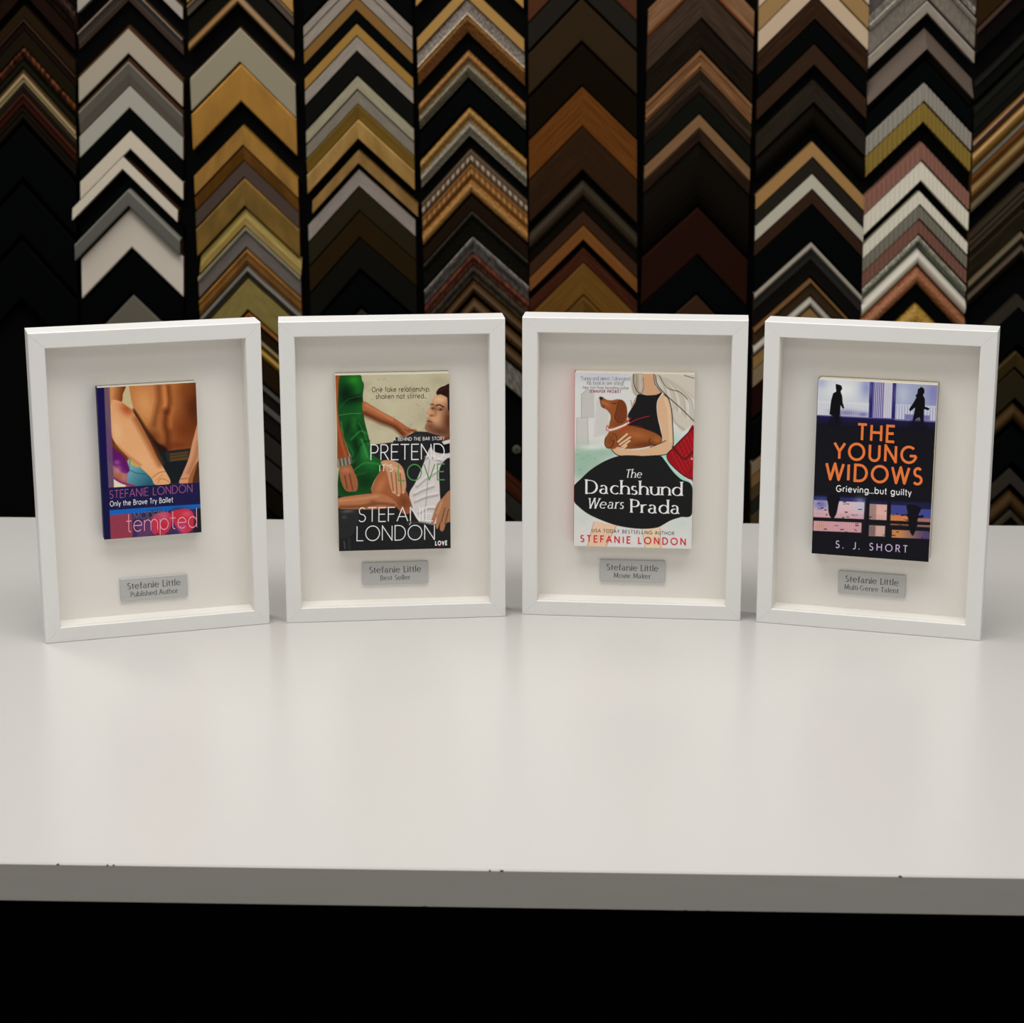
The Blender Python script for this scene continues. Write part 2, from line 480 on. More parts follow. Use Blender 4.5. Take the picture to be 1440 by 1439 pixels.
PRINT_MAT = bpy.data.materials.new('printed_cover')
PRINT_MAT.use_nodes = True
_b = PRINT_MAT.node_tree.nodes['Principled BSDF']
_b.inputs['Roughness'].default_value = 0.42
_b.inputs['Specular IOR Level'].default_value = 0.10
_a = PRINT_MAT.node_tree.nodes.new('ShaderNodeAttribute')
_a.attribute_name = 'ink'
PRINT_MAT.node_tree.links.new(_a.outputs['Color'], _b.inputs['Base Color'])
INK = 1.25
PAGE = add_noise(material('cream_pages', (0.72, 0.67, 0.55), 0.9, 0.1), 900, 0.08, 0.0, stretch=(0.02, 1, 0.02))

def book(i, cx, z0, pr, thick, spine_rgb, back_rgb, label, edge_rgb=None):
    """paperback leaning flat on the backing board of shadow box i"""
    W, H = pr.W, pr.H
    root = empty('paperback_book', in_frame(i, cx, BACK - 0.0004, z0), FRAMES[i][2])
    tag(root, label, 'book', 'framed paperbacks')
    T = 0.00035
    yf = -thick
    V, F, C = [], [], []
    # front print
    X, Z = np.meshgrid(np.linspace(-W / 2, W / 2, pr.nx), np.linspace(0, H, pr.ny))
    Yg = np.full(X.shape, yf)
    g = np.stack([X, Yg, Z], -1).reshape(-1, 3)
    idx = np.arange(pr.nx * pr.ny).reshape(pr.ny, pr.nx)
    quads = np.stack([idx[:-1, :-1], idx[:-1, 1:], idx[1:, 1:], idx[1:, :-1]], -1).reshape(-1, 4)
    V = [g]; C = [pr.c.reshape(-1, 3)]
    nv = len(g)
    faces = [quads]; tot = [np.full(len(quads), 4)]
    def add(vs_, fs_, col):
        nonlocal nv
        V.append(np.array(vs_, float)); C.append(np.tile(np.asarray(col, float), (len(vs_), 1)))
        for f in fs_:
            faces.append(np.array(f)[None] + nv); tot.append(np.array([len(f)]))
        nv += len(vs_)
    for kq, (q, col) in enumerate(pr.letters):
        pts = [(min(max(a, 0), W) - W / 2, yf - 0.00008 - (kq % 40) * 2e-6, min(max(b, 0), H)) for a, b in q]
        area2 = sum(pts[j][0] * pts[(j + 1) % len(pts)][2] - pts[(j + 1) % len(pts)][0] * pts[j][2] for j in range(len(pts)))
        if area2 < 0: pts = pts[::-1]
        add(pts, [list(range(len(pts)))], col)
    er = edge_rgb or (225, 220, 205)
    def bx(x0, x1, y0, y1, za, zb, col):
        vs_ = [(x, y, z) for x in (x0, x1) for y in (y0, y1) for z in (za, zb)]
        add(vs_, [(0, 1, 3, 2), (4, 6, 7, 5), (0, 4, 5, 1), (2, 3, 7, 6), (0, 2, 6, 4), (1, 5, 7, 3)], col)
    bx(-W / 2, W / 2, yf + 0.00003, yf + T, 0, H, er)                    # front card
    bx(-W / 2, W / 2, -T, 0, 0, H, back_rgb)                              # back card
    bx(-W / 2 - 0.0004, -W / 2 + T, yf + 0.00003, 0, 0, H, spine_rgb)     # spine
    VV = np.concatenate(V); CC = lin(np.concatenate(C)) * INK
    me = bpy.data.meshes.new('cover')
    loops = np.concatenate([f.reshape(-1) for f in faces]); lt = np.concatenate(tot)
    me.vertices.add(len(VV)); me.vertices.foreach_set('co', VV.reshape(-1))
    me.loops.add(len(loops)); me.loops.foreach_set('vertex_index', loops.astype(np.int32))
    me.polygons.add(len(lt)); me.polygons.foreach_set('loop_start', (np.cumsum(lt) - lt).astype(np.int32))
    me.polygons.foreach_set('loop_total', lt.astype(np.int32))
    me.update(calc_edges=True)
    at = me.color_attributes.new('ink', 'FLOAT_COLOR', 'POINT')
    at.data.foreach_set('color', np.concatenate([np.clip(CC, 0, .9), np.ones((len(CC), 1))], 1).reshape(-1))
    me.validate()
    link('cover', me, root, [PRINT_MAT])
    bm = bmesh.new(); box_bm(bm, -W / 2 + T, W / 2 - 0.0003, yf + T, -T, 0.0003, H - 0.0003)
    bm_obj('page_block', bm, [PAGE], root)
    return root

# ---- cover with a bare back
def cover_back():
    p = Print(0.1037, 0.165, [(100.2, 131.5), (863, 95.5), (892, 1262), (152, 1313)])
    NAVY = (30, 30, 76)
    p.c[:] = NAVY
    pic = [(155, 120), (870, 90), (890, 880), (185, 914)]
    p.poly(pic, (165, 105, 58))
    p.poly([(190, 120), (870, 85), (885, 640), (420, 560)], (182, 118, 66), 3)
    # torso shading
    p.blob(470, 260, 110, 190, (216, 160, 106), .9, -14)
    p.blob(560, 190, 60, 110, (206, 140, 88), .6)
    p.blob(850, 280, 110, 330, (84, 38, 14), .95)
    p.blob(760, 470, 130, 150, (120, 58, 24), .8)
    p.blob(800, 160, 70, 90, (138, 74, 34), .7)
    p.line([(575, 130), (580, 230), (560, 330), (540, 420)], (104, 52, 20), 46, .55, 46)
    p.line([(650, 130), (660, 240), (640, 330)], (104, 50, 20), 34, .6, 34)
    p.line([(618, 130), (625, 240), (622, 300)], (216, 140, 84), 26, .75, 26)
    p.line([(632, 320), (618, 420), (640, 500), (640, 620)], (96, 42, 16), 46, .75, 44)
    p.line([(690, 300), (668, 360), (665, 440)], (196, 118, 66), 26, .5, 26)
    p.line([(590, 360), (585, 450), (600, 560)], (190, 118, 70), 40, .5, 44)
    p.blob(520, 520, 90, 70, (96, 46, 20), .7, 40)
    p.blob(690, 590, 140, 40, (112, 52, 22), .7)
    p.poly([(315, 118), (347, 118), (362, 220), (384, 310), (283, 245)], (198, 184, 146), 5)
    # upper arm and shaded gap
    p.fill([(190, 110), (318, 110), (300, 180), (285, 248), (200, 252)], (205, 146, 94), 5, to=(120, 58, 22), axis=((220, 180), (305, 190)))
    p.fill([(380, 300), (430, 370), (490, 470), (560, 560), (640, 630), (650, 860), (600, 800), (540, 640), (470, 500), (410, 400)], (42, 24, 14), 22)
    # jeans and belt
    p.poly([(560, 640), (815, 612), (812, 700), (740, 885), (560, 890)], (26, 34, 38), 8)
    p.poly([(620, 640), (812, 618), (806, 700), (640, 716)], (44, 48, 48), 6)
    p.poly([(655, 652), (800, 634), (796, 700), (660, 712)], (96, 74, 44), 5)
    p.line([(655, 668), (798, 652)], (52, 42, 30), 5); p.line([(655, 690), (798, 674)], (56, 44, 30), 5)
    p.fill([(338, 690), (430, 730), (520, 830), (545, 895), (345, 898), (332, 790)], (126, 178, 188), 8, to=(46, 98, 120), axis=((350, 740), (500, 880)))
    p.poly([(340, 690), (420, 730), (415, 760), (345, 730)], (196, 170, 96), 6)
    p.line([(345, 775), (400, 800), (470, 810)], (30, 66, 86), 5, .8)
    p.line([(352, 690), (342, 780)], (40, 60, 80), 4, .7)
    # left side
    p.fill([(160, 380), (215, 500), (300, 620), (335, 700), (270, 660), (190, 590), (160, 520)], (112, 62, 32), 8)
    p.fill([(168, 565), (230, 610), (310, 680), (345, 780), (300, 800), (225, 740), (175, 690)], (104, 26, 108), 8)
    p.blob(255, 775, 36, 40, (196, 140, 182), .7); p.blob(305, 830, 30, 40, (190, 130, 176), .7); p.blob(250, 715, 26, 18, (176, 110, 170), .7)
    p.poly([(222, 842), (310, 880), (320, 912), (222, 914)], (222, 212, 188), 5)
    p.line([(228, 838), (290, 875), (380, 900)], (146, 58, 128), 18)
    # forearm
    arm = [(205, 250), (270, 235), (345, 290), (400, 360), (450, 450), (505, 560), (560, 680), (618, 780), (660, 870), (620, 892), (540, 890), (505, 830), (400, 730), (300, 640), (235, 560), (205, 470)]
    p.fill(arm, (222, 170, 124), 5)
    p.blob(330, 300, 70, 50, (168, 78, 38), .8, 40, arm)
    p.line([(400, 380), (460, 490), (520, 610), (580, 730)], (146, 80, 42), 46, .7, 46)
    p.blob(250, 470, 40, 90, (236, 190, 150), .7, -15, arm)
    p.blob(470, 720, 50, 110, (232, 180, 140), .6, -38, arm)
    p.line([(245, 580), (330, 660), (430, 740)], (168, 104, 64), 18, .5, 20)
    p.line([(520, 838), (570, 800), (620, 790)], (150, 92, 62), 5, .8); p.line([(560, 880), (590, 845), (650, 870)], (150, 92, 62), 5, .7); p.line([(548, 860), (600, 815)], (160, 100, 66), 4, .6)
    # right arm
    ra = [(885, 400), (890, 660), (850, 740), (800, 840), (790, 882), (725, 880), (755, 800), (800, 690), (838, 540)]
    p.fill(ra, (206, 152, 118), 5)
    p.line([(880, 560), (850, 690), (800, 800)], (160, 104, 74), 26, .6, 28)
    p.fill([(885, 700), (850, 790), (830, 885), (890, 885)], (84, 54, 38), 6)
    p.line([(735, 850), (790, 845)], (140, 86, 60), 5)
    # lilac strip, bands
    p.poly([(150, 120), (197, 118), (226, 912), (184, 916)], (112, 92, 112), 3, .86, to=(104, 84, 122), axis=((150, 120), (200, 900)))
    p.blob(185, 560, 30, 90, (126, 70, 130), .5)
    p.poly([(90, 120), (154, 118), (196, 1330), (130, 1330)], (26, 20, 84), 2, to=(24, 26, 72), axis=((0, 400), (0, 1300)))
    p.poly([(184, 912), (882, 878), (888, 1046), (190, 1088)], (34, 33, 80))
    p.poly([(190, 1086), (889, 1044), (891, 1080), (192, 1124)], (22, 108, 190))
    p.poly([(192, 1124), (892, 1080), (894, 1270), (200, 1320)], (60, 54, 98))
    p.poly([(192, 1124), (362, 1114), (366, 1320), (198, 1320)], (150, 66, 86))
    p.blob(560, 1130, 80, 40, (50, 42, 54), .9); p.blob(730, 1095, 70, 26, (60, 40, 54), .9)
    p.fill([(540, 1120), (640, 1105), (665, 1180), (640, 1250), (580, 1285), (515, 1265), (500, 1190)], (190, 64, 92), 6)
    p.blob(600, 1220, 50, 50, (196, 44, 66), .8); p.blob(600, 1130, 40, 30, (226, 110, 140), .6)
    p.poly([(400, 1180), (500, 1150), (520, 1290), (400, 1305)], (112, 66, 112), 30, .8)
    p.fill([(655, 1115), (720, 1085), (800, 1085), (842, 1150), (830, 1230), (760, 1272), (700, 1220)], (196, 56, 76), 6)
    p.blob(780, 1120, 40, 26, (226, 110, 136), .6); p.blob(745, 1230, 40, 40, (186, 90, 150), .7)
    p.poly([(846, 1080), (895, 1078), (896, 1275), (830, 1268)], (38, 36, 40), 16)
    p.line([(545, 1270), (600, 1285)], (30, 20, 30), 8, .7)
    p.deepen(1.14); p.grain(3)
    p.text('STEFANIE LONDON', 190, 996, 826, 950, 60, (156, 84, 136), .085)
    p.text('Only the Brave Try Ballet', 194, 1056, 676, 1027, 38, (228, 226, 232), .13, FH_)
    p.text('MODERN', 374, 1158, 634, 1141, 50, (128, 104, 128), .07)
    p.text('tempted', 318, 1256, 858, 1222, 148, (226, 158, 178), .046, FL)
    return p

# ---- cover with a green dress
def cover_dress():
    p = Print(0.1228, 0.1962, [(105, 95), (933, 78), (946, 1338), (146, 1360)])
    p.c[:] = (190, 182, 156)
    for k in range(26):
        p.blob(p.rng.uniform(300, 930), p.rng.uniform(90, 520), p.rng.uniform(20, 90), p.rng.uniform(15, 60), (205, 198, 172) if k % 2 else (164, 156, 130), .35, p.rng.uniform(0, 180))
    for k in range(22):
        x, y = p.rng.uniform(330, 900), p.rng.uniform(100, 480)
        p.line([(x, y), (x + p.rng.uniform(-30, 30), y + p.rng.uniform(-10, 26))], (96, 90, 72), 3, .45)
    # jacket
    p.poly([(360, 600), (520, 580), (560, 720), (480, 790), (380, 700)], (40, 38, 40), 6)
    p.poly([(130, 930), (700, 900), (720, 1180), (130, 1100)], (46, 34, 28), 10)
    p.fill([(400, 610), (520, 590), (545, 545), (620, 540), (690, 500), (780, 505), (860, 530), (940, 580), (950, 960), (870, 990), (820, 1120), (600, 1080), (560, 900), (500, 760), (440, 700)], (38, 38, 42), 5, curve=False)
    p.blob(700, 540, 60, 26, (70, 70, 72), .6); p.blob(600, 690, 60, 80, (28, 28, 32), .6); p.blob(700, 640, 40, 120, (56, 56, 60), .5, 25)
    # shirt
    sh = [(800, 610), (860, 605), (940, 660), (935, 760), (890, 850), (868, 1010), (852, 1150), (800, 1175), (720, 1150), (668, 1060), (648, 950), (690, 870), (742, 750)]
    p.fill(sh, (206, 200, 198), 5)
    for a, b, c_ in (((700, 900), (760, 850), (840, 800)), ((680, 960), (740, 930), (820, 900)), ((690, 1010), (760, 980), (850, 960)), ((760, 700), (800, 690), (880, 720)), ((720, 1090), (780, 1060), (850, 1060))):
        p.line([a, b, c_], (140, 134, 134), 16, .6, 16)
        p.line([(a[0] + 4, a[1] - 16), (b[0] + 4, b[1] - 16), (c_[0], c_[1] - 16)], (232, 228, 226), 12, .6, 12)
    p.line([(800, 640), (780, 850), (760, 1130)], (150, 146, 146), 8, .6)
    p.fill([(868, 760), (945, 700), (950, 960), (880, 1000), (866, 900)], (34, 34, 38), 6)
    p.fill([(812, 590), (870, 600), (938, 590), (940, 650), (880, 660), (820, 640)], (20, 20, 22), 6)
    # neck and head
    p.fill([(850, 500), (940, 480), (945, 580), (900, 575), (860, 545)], (112, 66, 44), 6)
    p.poly([(880, 574), (944, 556), (944, 584), (895, 596)], (206, 202, 200), 4)
    face = [(845, 235), (900, 240), (938, 262), (938, 500), (905, 540), (850, 525), (795, 512), (760, 488), (757, 462), (768, 440), (776, 424), (768, 405), (786, 388), (766, 366), (784, 340), (803, 305), (810, 270)]
    p.fill(face, (196, 150, 116), 4)
    p.blob(935, 420, 60, 140, (92, 50, 32), .95, 8, face)
    p.blob(860, 500, 110, 40, (98, 62, 44), .9, 10, face)
    p.blob(800, 462, 40, 30, (120, 78, 58), .8, 20, face)
    p.blob(862, 268, 54, 30, (222, 184, 148), .85, 0, face)
    p.blob(838, 400, 34, 40, (214, 166, 130), .7, 0, face)
    p.blob(828, 335, 26, 20, (126, 78, 54), .75, 20, face); p.blob(880, 338, 26, 14, (130, 82, 58), .7, 0, face)
    p.line([(800, 306), (812, 303), (822, 310)], (56, 32, 22), 7, .85, 6); p.line([(838, 314), (862, 308), (894, 324)], (46, 26, 18), 9, .9, 6)
    p.blob(866, 342, 16, 7, (34, 20, 16), .95, 6); p.blob(858, 340, 5, 4, (210, 196, 186), .8); p.blob(812, 334, 8, 7, (44, 26, 20), .85)
    p.blob(782, 352, 14, 26, (214, 166, 132), .7, -25, face); p.blob(808, 386, 18, 9, (110, 62, 44), .75, 0, face); p.blob(835, 372, 12, 26, (150, 98, 72), .6, 0, face)
    p.blob(786, 424, 20, 9, (134, 70, 58), .85, 12, face); p.line([(770, 428), (795, 431), (812, 436)], (70, 32, 26), 5, .8, 5); p.blob(788, 446, 18, 7, (160, 96, 80), .7, 8, face)
    p.fill([(840, 215), (862, 186), (900, 170), (938, 160), (940, 262), (905, 246), (870, 232), (846, 236)], (44, 22, 17), 6)
    p.line([(862, 205), (900, 188), (934, 184)], (88, 46, 38), 7, .7)
    p.poly([(920, 260), (940, 255), (940, 360), (925, 345)], (36, 18, 14), 6)
    # sofa
    p.poly([(140, 1040), (330, 1060), (600, 1060), (700, 1150), (820, 1172), (950, 1120), (952, 1365), (140, 1370)], (34, 35, 38), 6)
    p.fill([(140, 1060), (200, 1046), (255, 1062), (285, 1100), (268, 1180), (240, 1240), (145, 1260)], (44, 45, 47), 8)
    p.blob(205, 1075, 50, 14, (120, 120, 122), .6, -5); p.blob(180, 1118, 20, 14, (96, 96, 98), .6); p.line([(180, 1290), (188, 1340)], (110, 110, 108), 8, .6); p.line([(215, 1270), (220, 1350)], (70, 70, 72), 14, .5, 14)
    p.line([(640, 1160), (740, 1155), (840, 1175)], (86, 88, 92), 12, .6, 10); p.blob(700, 1240, 120, 50, (52, 53, 57), .6)
    # her arm on the left, dress
    p.poly([(100, 90), (150, 92), (132, 300), (150, 480), (206, 650), (222, 700), (126, 712), (122, 400)], (142, 72, 40), 5)
    p.line([(118, 110), (118, 380), (150, 560), (190, 690)], (188, 112, 70), 14, .6, 16)
    dress = [(148, 88), (278, 88), (300, 130), (314, 165), (306, 240), (312, 310), (318, 410), (345, 520), (362, 590), (366, 650), (410, 690), (474, 735), (430, 800), (392, 860), (370, 915), (350, 955), (240, 965), (134, 960), (132, 850), (150, 740), (222, 700), (205, 640), (160, 510), (130, 380), (128, 240)]
    p.fill(dress, (22, 84, 36), 4)
    p.blob(240, 130, 54, 44, (46, 142, 44), .95, 0, dress); p.blob(270, 200, 30, 70, (36, 120, 40), .7, 0, dress)
    p.blob(180, 230, 60, 80, (6, 34, 14), .9, 0, dress); p.blob(240, 440, 50, 60, (34, 116, 46), .9, 10, dress); p.blob(290, 360, 30, 60, (30, 104, 40), .7, 0, dress)
    p.blob(310, 650, 46, 90, (46, 140, 60), .8, -20, dress); p.blob(380, 740, 50, 50, (34, 116, 48), .8, 0, dress); p.blob(260, 600, 30, 90, (6, 36, 16), .8, -15, dress)
    p.blob(330, 860, 90, 70, (10, 48, 20), .8, 0, dress); p.blob(200, 880, 60, 80, (8, 40, 18), .8, 0, dress)
    p.blob(250, 265, 70, 34, (4, 26, 10), .85, -8, dress); p.blob(200, 470, 30, 70, (8, 44, 18), .7, 15, dress); p.blob(290, 480, 22, 60, (6, 40, 16), .7, -20, dress); p.blob(240, 760, 40, 60, (8, 46, 20), .7, 20, dress)
    p.line([(165, 560), (230, 640), (245, 720)], (58, 132, 66), 9, .6, 12); p.line([(180, 900), (260, 820), (330, 800)], (40, 112, 52), 9, .6, 12); p.line([(280, 440), (320, 520), (352, 600)], (60, 150, 66), 9, .6, 10)
    p.line([(135, 385), (220, 372), (312, 372)], (96, 150, 92), 5, .7); p.line([(140, 330), (200, 270), (300, 245)], (60, 110, 60), 5, .6); p.line([(150, 430), (170, 520)], (110, 160, 110), 5, .6)
    p.line([(225, 560), (290, 500), (340, 520)], (70, 150, 76), 10, .7, 12); p.line([(240, 700), (300, 590), (355, 570)], (10, 50, 20), 12, .7, 12); p.line([(230, 800), (320, 730), (440, 740)], (76, 160, 80), 9, .6, 12); p.line([(300, 560), (330, 640), (345, 690)], (84, 170, 92), 12, .6, 14)
    # reaching arm
    ra = [(308, 285), (370, 312), (450, 360), (530, 402), (590, 440), (650, 478), (697, 488), (690, 504), (648, 512), (640, 528), (600, 532), (560, 500), (520, 462), (440, 432), (360, 396), (312, 370)]
    p.fill(ra, (172, 106, 70), 5)
    p.line([(320, 372), (430, 425), (540, 470), (600, 525)], (92, 46, 26), 34, .8, 30, True); p.line([(330, 310), (430, 365), (520, 415)], (206, 146, 104), 16, .6, 18)
    p.line([(640, 490), (690, 500)], (70, 34, 20), 6, .8); p.line([(610, 480), (650, 512)], (80, 42, 24), 6, .7)
    # legs
    lg = [(470, 745), (545, 735), (600, 880), (640, 960), (668, 1040), (660, 1085), (600, 1090), (540, 1030), (470, 985), (375, 945), (392, 870), (430, 800)]
    p.fill(lg, (158, 96, 62), 5); p.blob(440, 890, 36, 80, (190, 124, 84), .8, 30, lg); p.blob(610, 1010, 50, 60, (110, 62, 38), .8, -30, lg); p.blob(520, 860, 30, 90, (178, 112, 74), .6, -20, lg)
    l2 = [(135, 985), (250, 962), (380, 948), (450, 950), (520, 985), (562, 1035), (500, 1052), (380, 1062), (240, 1060), (138, 1052)]
    p.fill(l2, (176, 118, 82), 5); p.line([(150, 1045), (300, 1040), (430, 1020), (540, 1032)], (104, 60, 36), 20, .7, 20); p.line([(150, 1000), (300, 985), (420, 968)], (206, 152, 112), 18, .6, 18); p.blob(385, 1010, 30, 16, (112, 64, 40), .6)
    # his hand on the knee
    hd = [(440, 722), (500, 708), (560, 725), (600, 765), (618, 830), (624, 900), (605, 952), (590, 930), (575, 968), (555, 960), (545, 950), (528, 945), (512, 905), (498, 850), (482, 790)]
    p.fill(hd, (196, 148, 114), 4)
    for a, b in (((515, 800), (532, 930)), ((548, 800), (560, 955)), ((580, 805), (590, 930))): p.line([a, b], (116, 68, 46), 7, .8)
    p.line([(470, 735), (530, 760), (590, 790)], (226, 184, 150), 14, .6, 16)
    for x, y in ((536, 938), (568, 960), (602, 940)): p.blob(x, y, 9, 7, (222, 176, 150), .9)
    # her left hand and bracelet
    h2 = [(142, 750), (215, 738), (248, 790), (275, 860), (270, 925), (235, 935), (190, 928), (155, 860)]
    p.fill(h2, (156, 98, 66), 5); p.line([(180, 820), (200, 915)], (88, 48, 30), 8, .7); p.line([(215, 810), (240, 925)], (88, 48, 30), 8, .7); p.blob(190, 780, 40, 24, (190, 130, 92), .7, 0, h2)
    p.poly([(120, 702), (226, 680), (236, 734), (128, 764)], (120, 112, 96), 4)
    for k in range(8): p.line([(130 + k * 13, 704 - k * 2.6), (138 + k * 13, 756 - k * 3.2)], (60, 54, 44) if k % 2 else (186, 178, 158), 5, .8)
    # his right hand
    h3 = [(948, 930), (890, 975), (850, 1020), (826, 1080), (805, 1150), (812, 1172), (830, 1150), (846, 1110), (838, 1180), (852, 1200), (872, 1150), (868, 1205), (892, 1215), (915, 1160), (948, 1130)]
    p.fill(h3, (168, 120, 88), 4); p.line([(880, 1010), (850, 1090)], (210, 164, 130), 14, .6, 14); p.line([(905, 1050), (878, 1150)], (94, 58, 38), 8, .7); p.line([(930, 1060), (905, 1170)], (94, 58, 38), 8, .7)
    p.deepen(1.10); p.grain(4)
    wh = (236, 234, 232)
    p.text('One fake relationship,', 372, 215, 792, 209, 34, (34, 32, 30), .12, FH_)
    p.text('shaken not stirred...', 402, 265, 768, 259, 34, (34, 32, 30), .12, FH_)
    p.text('A BEHIND THE BAR STORY', 532, 569, 900, 562, 23, wh, .13)
    p.text('PRETEND', 365, 708, 900, 700, 110, wh, .068)
    p.text("IT'S", 430, 790, 528, 787, 46, wh, .10)
    p.text('LOVE', 564, 855, 902, 849, 114, (78, 142, 74), .068)
    p.text('STEFANIE', 280, 1150, 818, 1143, 100, wh, .066)
    p.text('LONDON', 270, 1286, 832, 1276, 104, wh, .062)
    p.line([(650, 1172), (660, 1152)], (220, 220, 220), 6, .8)
    p.text('LOVE', 834, 1316, 920, 1313, 27, wh, .30)
    p.line([(860, 1325), (900, 1323)], (150, 30, 40), 4, .8)
    return p

# ---- cover with a dachshund
def cover_dog():
    p = Print(0.130, 0.1953, [(103, 72), (956, 82), (937, 1342), (96, 1328)])
    p.c[:] = (206, 206, 204)
    p.blob(300, 90, 260, 60, (186, 188, 202), .8); p.blob(200, 560, 160, 80, (214, 208, 206), .6)
    g = (176, 174, 170)
    p.poly([(150, 230), (190, 196), (240, 215), (242, 400), (150, 400)], (184, 182, 178), 8, .8)
    p.poly([(116, 402), (196, 398), (200, 620), (116, 640)], (190, 188, 184), 6, .8)
    p.poly([(256, 260), (345, 330), (345, 520), (236, 540)], (192, 190, 186), 12, .7)
    for x in range(150, 245, 12): p.line([(x, 230), (x, 396)], g, 3, .6)
    for x in range(120, 200, 14): p.line([(x, 430), (x + 4, 610)], g, 3, .5)
    for y in range(280, 520, 16): p.line([(262, y), (335, y + 4)], (170, 168, 164), 3, .4)
    p.line([(150, 400), (150, 230), (190, 196), (240, 200)], (120, 118, 116), 4, .7, 3, False)
    p.line([(116, 640), (116, 402), (192, 396), (200, 600)], (150, 148, 146), 4, .7, 3, False)
    p.poly([(915, 265), (945, 262), (945, 420), (915, 400)], (188, 184, 178), 6, .7)
    # trees and green wash
    for x, y, rx, ry, a in ((180, 680, 120, 90, .9), (300, 650, 90, 60, .8), (150, 780, 90, 90, .9), (250, 740, 90, 60, .7), (370, 640, 50, 40, .6), (120, 700, 40, 90, .6)):
        p.blob(x, y, rx, ry, (142, 176, 156), a)
    p.blob(230, 610, 110, 20, (220, 222, 216), .7); p.blob(330, 590, 60, 16, (218, 220, 214), .8)
    for x, y in ((112, 660), (150, 690), (130, 770), (190, 670), (240, 690)): p.line([(x, y), (x + 10, y + 8), (x + 20, y)], (104, 140, 120), 3, .6)
    p.blob(810, 560, 60, 60, (168, 202, 186), .8)
    p.fill([(700, 670), (760, 660), (800, 760), (930, 860), (940, 900), (830, 830), (760, 730)], (160, 204, 186), 8)
    p.blob(150, 1150, 70, 90, (186, 200, 190), .6); p.blob(860, 1180, 100, 60, (172, 200, 188), .7); p.poly([(90, 1160), (940, 1160), (940, 1345), (90, 1340)], (212, 208, 206), 80, .6)
    # hair
    p.fill([(520, 78), (588, 78), (586, 160), (592, 225), (545, 245), (512, 205), (505, 130)], (172, 162, 146), 6)
    p.line([(540, 90), (545, 200)], (120, 110, 98), 12, .5, 14); p.line([(566, 90), (570, 200)], (206, 198, 184), 10, .6, 12)
    hr = [(668, 78), (950, 78), (952, 240), (900, 300), (950, 420), (900, 470), (860, 492), (815, 420), (790, 330), (750, 250), (705, 200)]
    p.fill(hr, (196, 188, 176), 6)
    for k in range(12):
        x = 700 + k * 20
        p.line([(690 + k * 8, 90 + k * 3), (x + 40, 180 + k * 8), (x + 70, 300 + k * 14)], [(150, 138, 124), (216, 210, 200), (170, 160, 146)][k % 3], 9, .55, 10)
    p.line([(700, 90), (760, 180), (850, 210), (900, 260)], (40, 36, 34), 5, .9); p.line([(675, 90), (690, 160), (760, 240), (850, 320), (950, 418)], (36, 32, 32), 6); p.line([(880, 90), (950, 110)], (50, 46, 44), 5, .8); p.line([(790, 330), (810, 420), (880, 480)], (130, 118, 106), 10, .5, 10)
    # neck, torso
    p.poly([(588, 80), (664, 80), (676, 170), (722, 216), (650, 240), (575, 222), (590, 190)], (198, 154, 120), 4)
    p.line([(520, 84), (522, 150), (545, 205), (572, 222)], (40, 36, 34), 5); p.line([(588, 110), (592, 175), (580, 220)], (60, 50, 44), 4, .7); p.line([(664, 80), (672, 150), (720, 215)], (40, 34, 32), 5)
    p.fill([(500, 330), (520, 280), (548, 258), (530, 300), (502, 350)], (200, 164, 132), 4)
    dr = [(552, 228), (620, 234), (680, 230), (722, 214), (690, 270), (684, 330), (695, 410), (712, 480), (718, 560), (600, 540), (478, 470), (480, 380), (500, 340), (530, 290)]
    p.fill(dr, (26, 25, 26), 3)
    p.line([(500, 270), (515, 320), (530, 262), (548, 250)], (60, 50, 46), 4, .6)
    # arm
    am = [(735, 228), (768, 258), (785, 330), (796, 450), (802, 560), (796, 630), (760, 655), (680, 668), (560, 674), (450, 674), (400, 664), (366, 625), (356, 575), (370, 556), (400, 585), (440, 622), (540, 628), (640, 608), (722, 575), (718, 480), (696, 400), (686, 320), (700, 260)]
    p.fill(am, (206, 168, 134), 4)
    p.line([(745, 260), (768, 330), (780, 450), (784, 560)], (226, 196, 166), 18, .6, 20)
    p.line([(735, 228), (768, 258), (790, 340), (800, 470), (804, 570), (796, 640), (740, 662), (640, 672), (500, 676), (410, 668), (364, 625), (354, 580)], (30, 26, 26), 6)
    p.line([(640, 608), (700, 586), (750, 560)], (30, 26, 26), 5)
    # dachshund
    bd = [(352, 484), (400, 470), (470, 452), (540, 462), (620, 484), (690, 514), (722, 545), (716, 580), (650, 598), (560, 616), (470, 622), (410, 608), (384, 622), (340, 618), (316, 590), (318, 545), (340, 512)]
    p.fill(bd, (138, 76, 38), 4); p.blob(540, 520, 90, 30, (168, 98, 52), .8, 8, bd); p.blob(600, 590, 110, 24, (96, 50, 24), .8, -6, bd); p.blob(360, 560, 26, 40, (112, 58, 28), .7, 0, bd); p.blob(690, 555, 30, 24, (164, 100, 56), .8, 0, bd)
    p.line([(640, 545), (632, 570), (650, 592), (680, 590)], (46, 26, 16), 5, .9); p.line([(322, 545), (316, 590), (340, 618), (372, 600), (380, 560)], (46, 26, 16), 5); p.line([(372, 510), (400, 530), (408, 590)], (60, 32, 18), 5, .8)
    hd = [(280, 256), (300, 252), (330, 268), (365, 272), (405, 264), (445, 272), (470, 310), (476, 370), (472, 430), (420, 458), (350, 478), (348, 440), (358, 400), (350, 360), (325, 335), (296, 322), (284, 296)]
    p.fill(hd, (142, 78, 40), 4); p.blob(320, 298, 40, 18, (178, 108, 64), .8, 25, hd); p.blob(420, 440, 50, 30, (104, 54, 26), .6, 0, hd)
    ear = [(408, 282), (430, 268), (458, 290), (472, 340), (468, 400), (440, 432), (405, 425), (386, 390), (396, 340)]
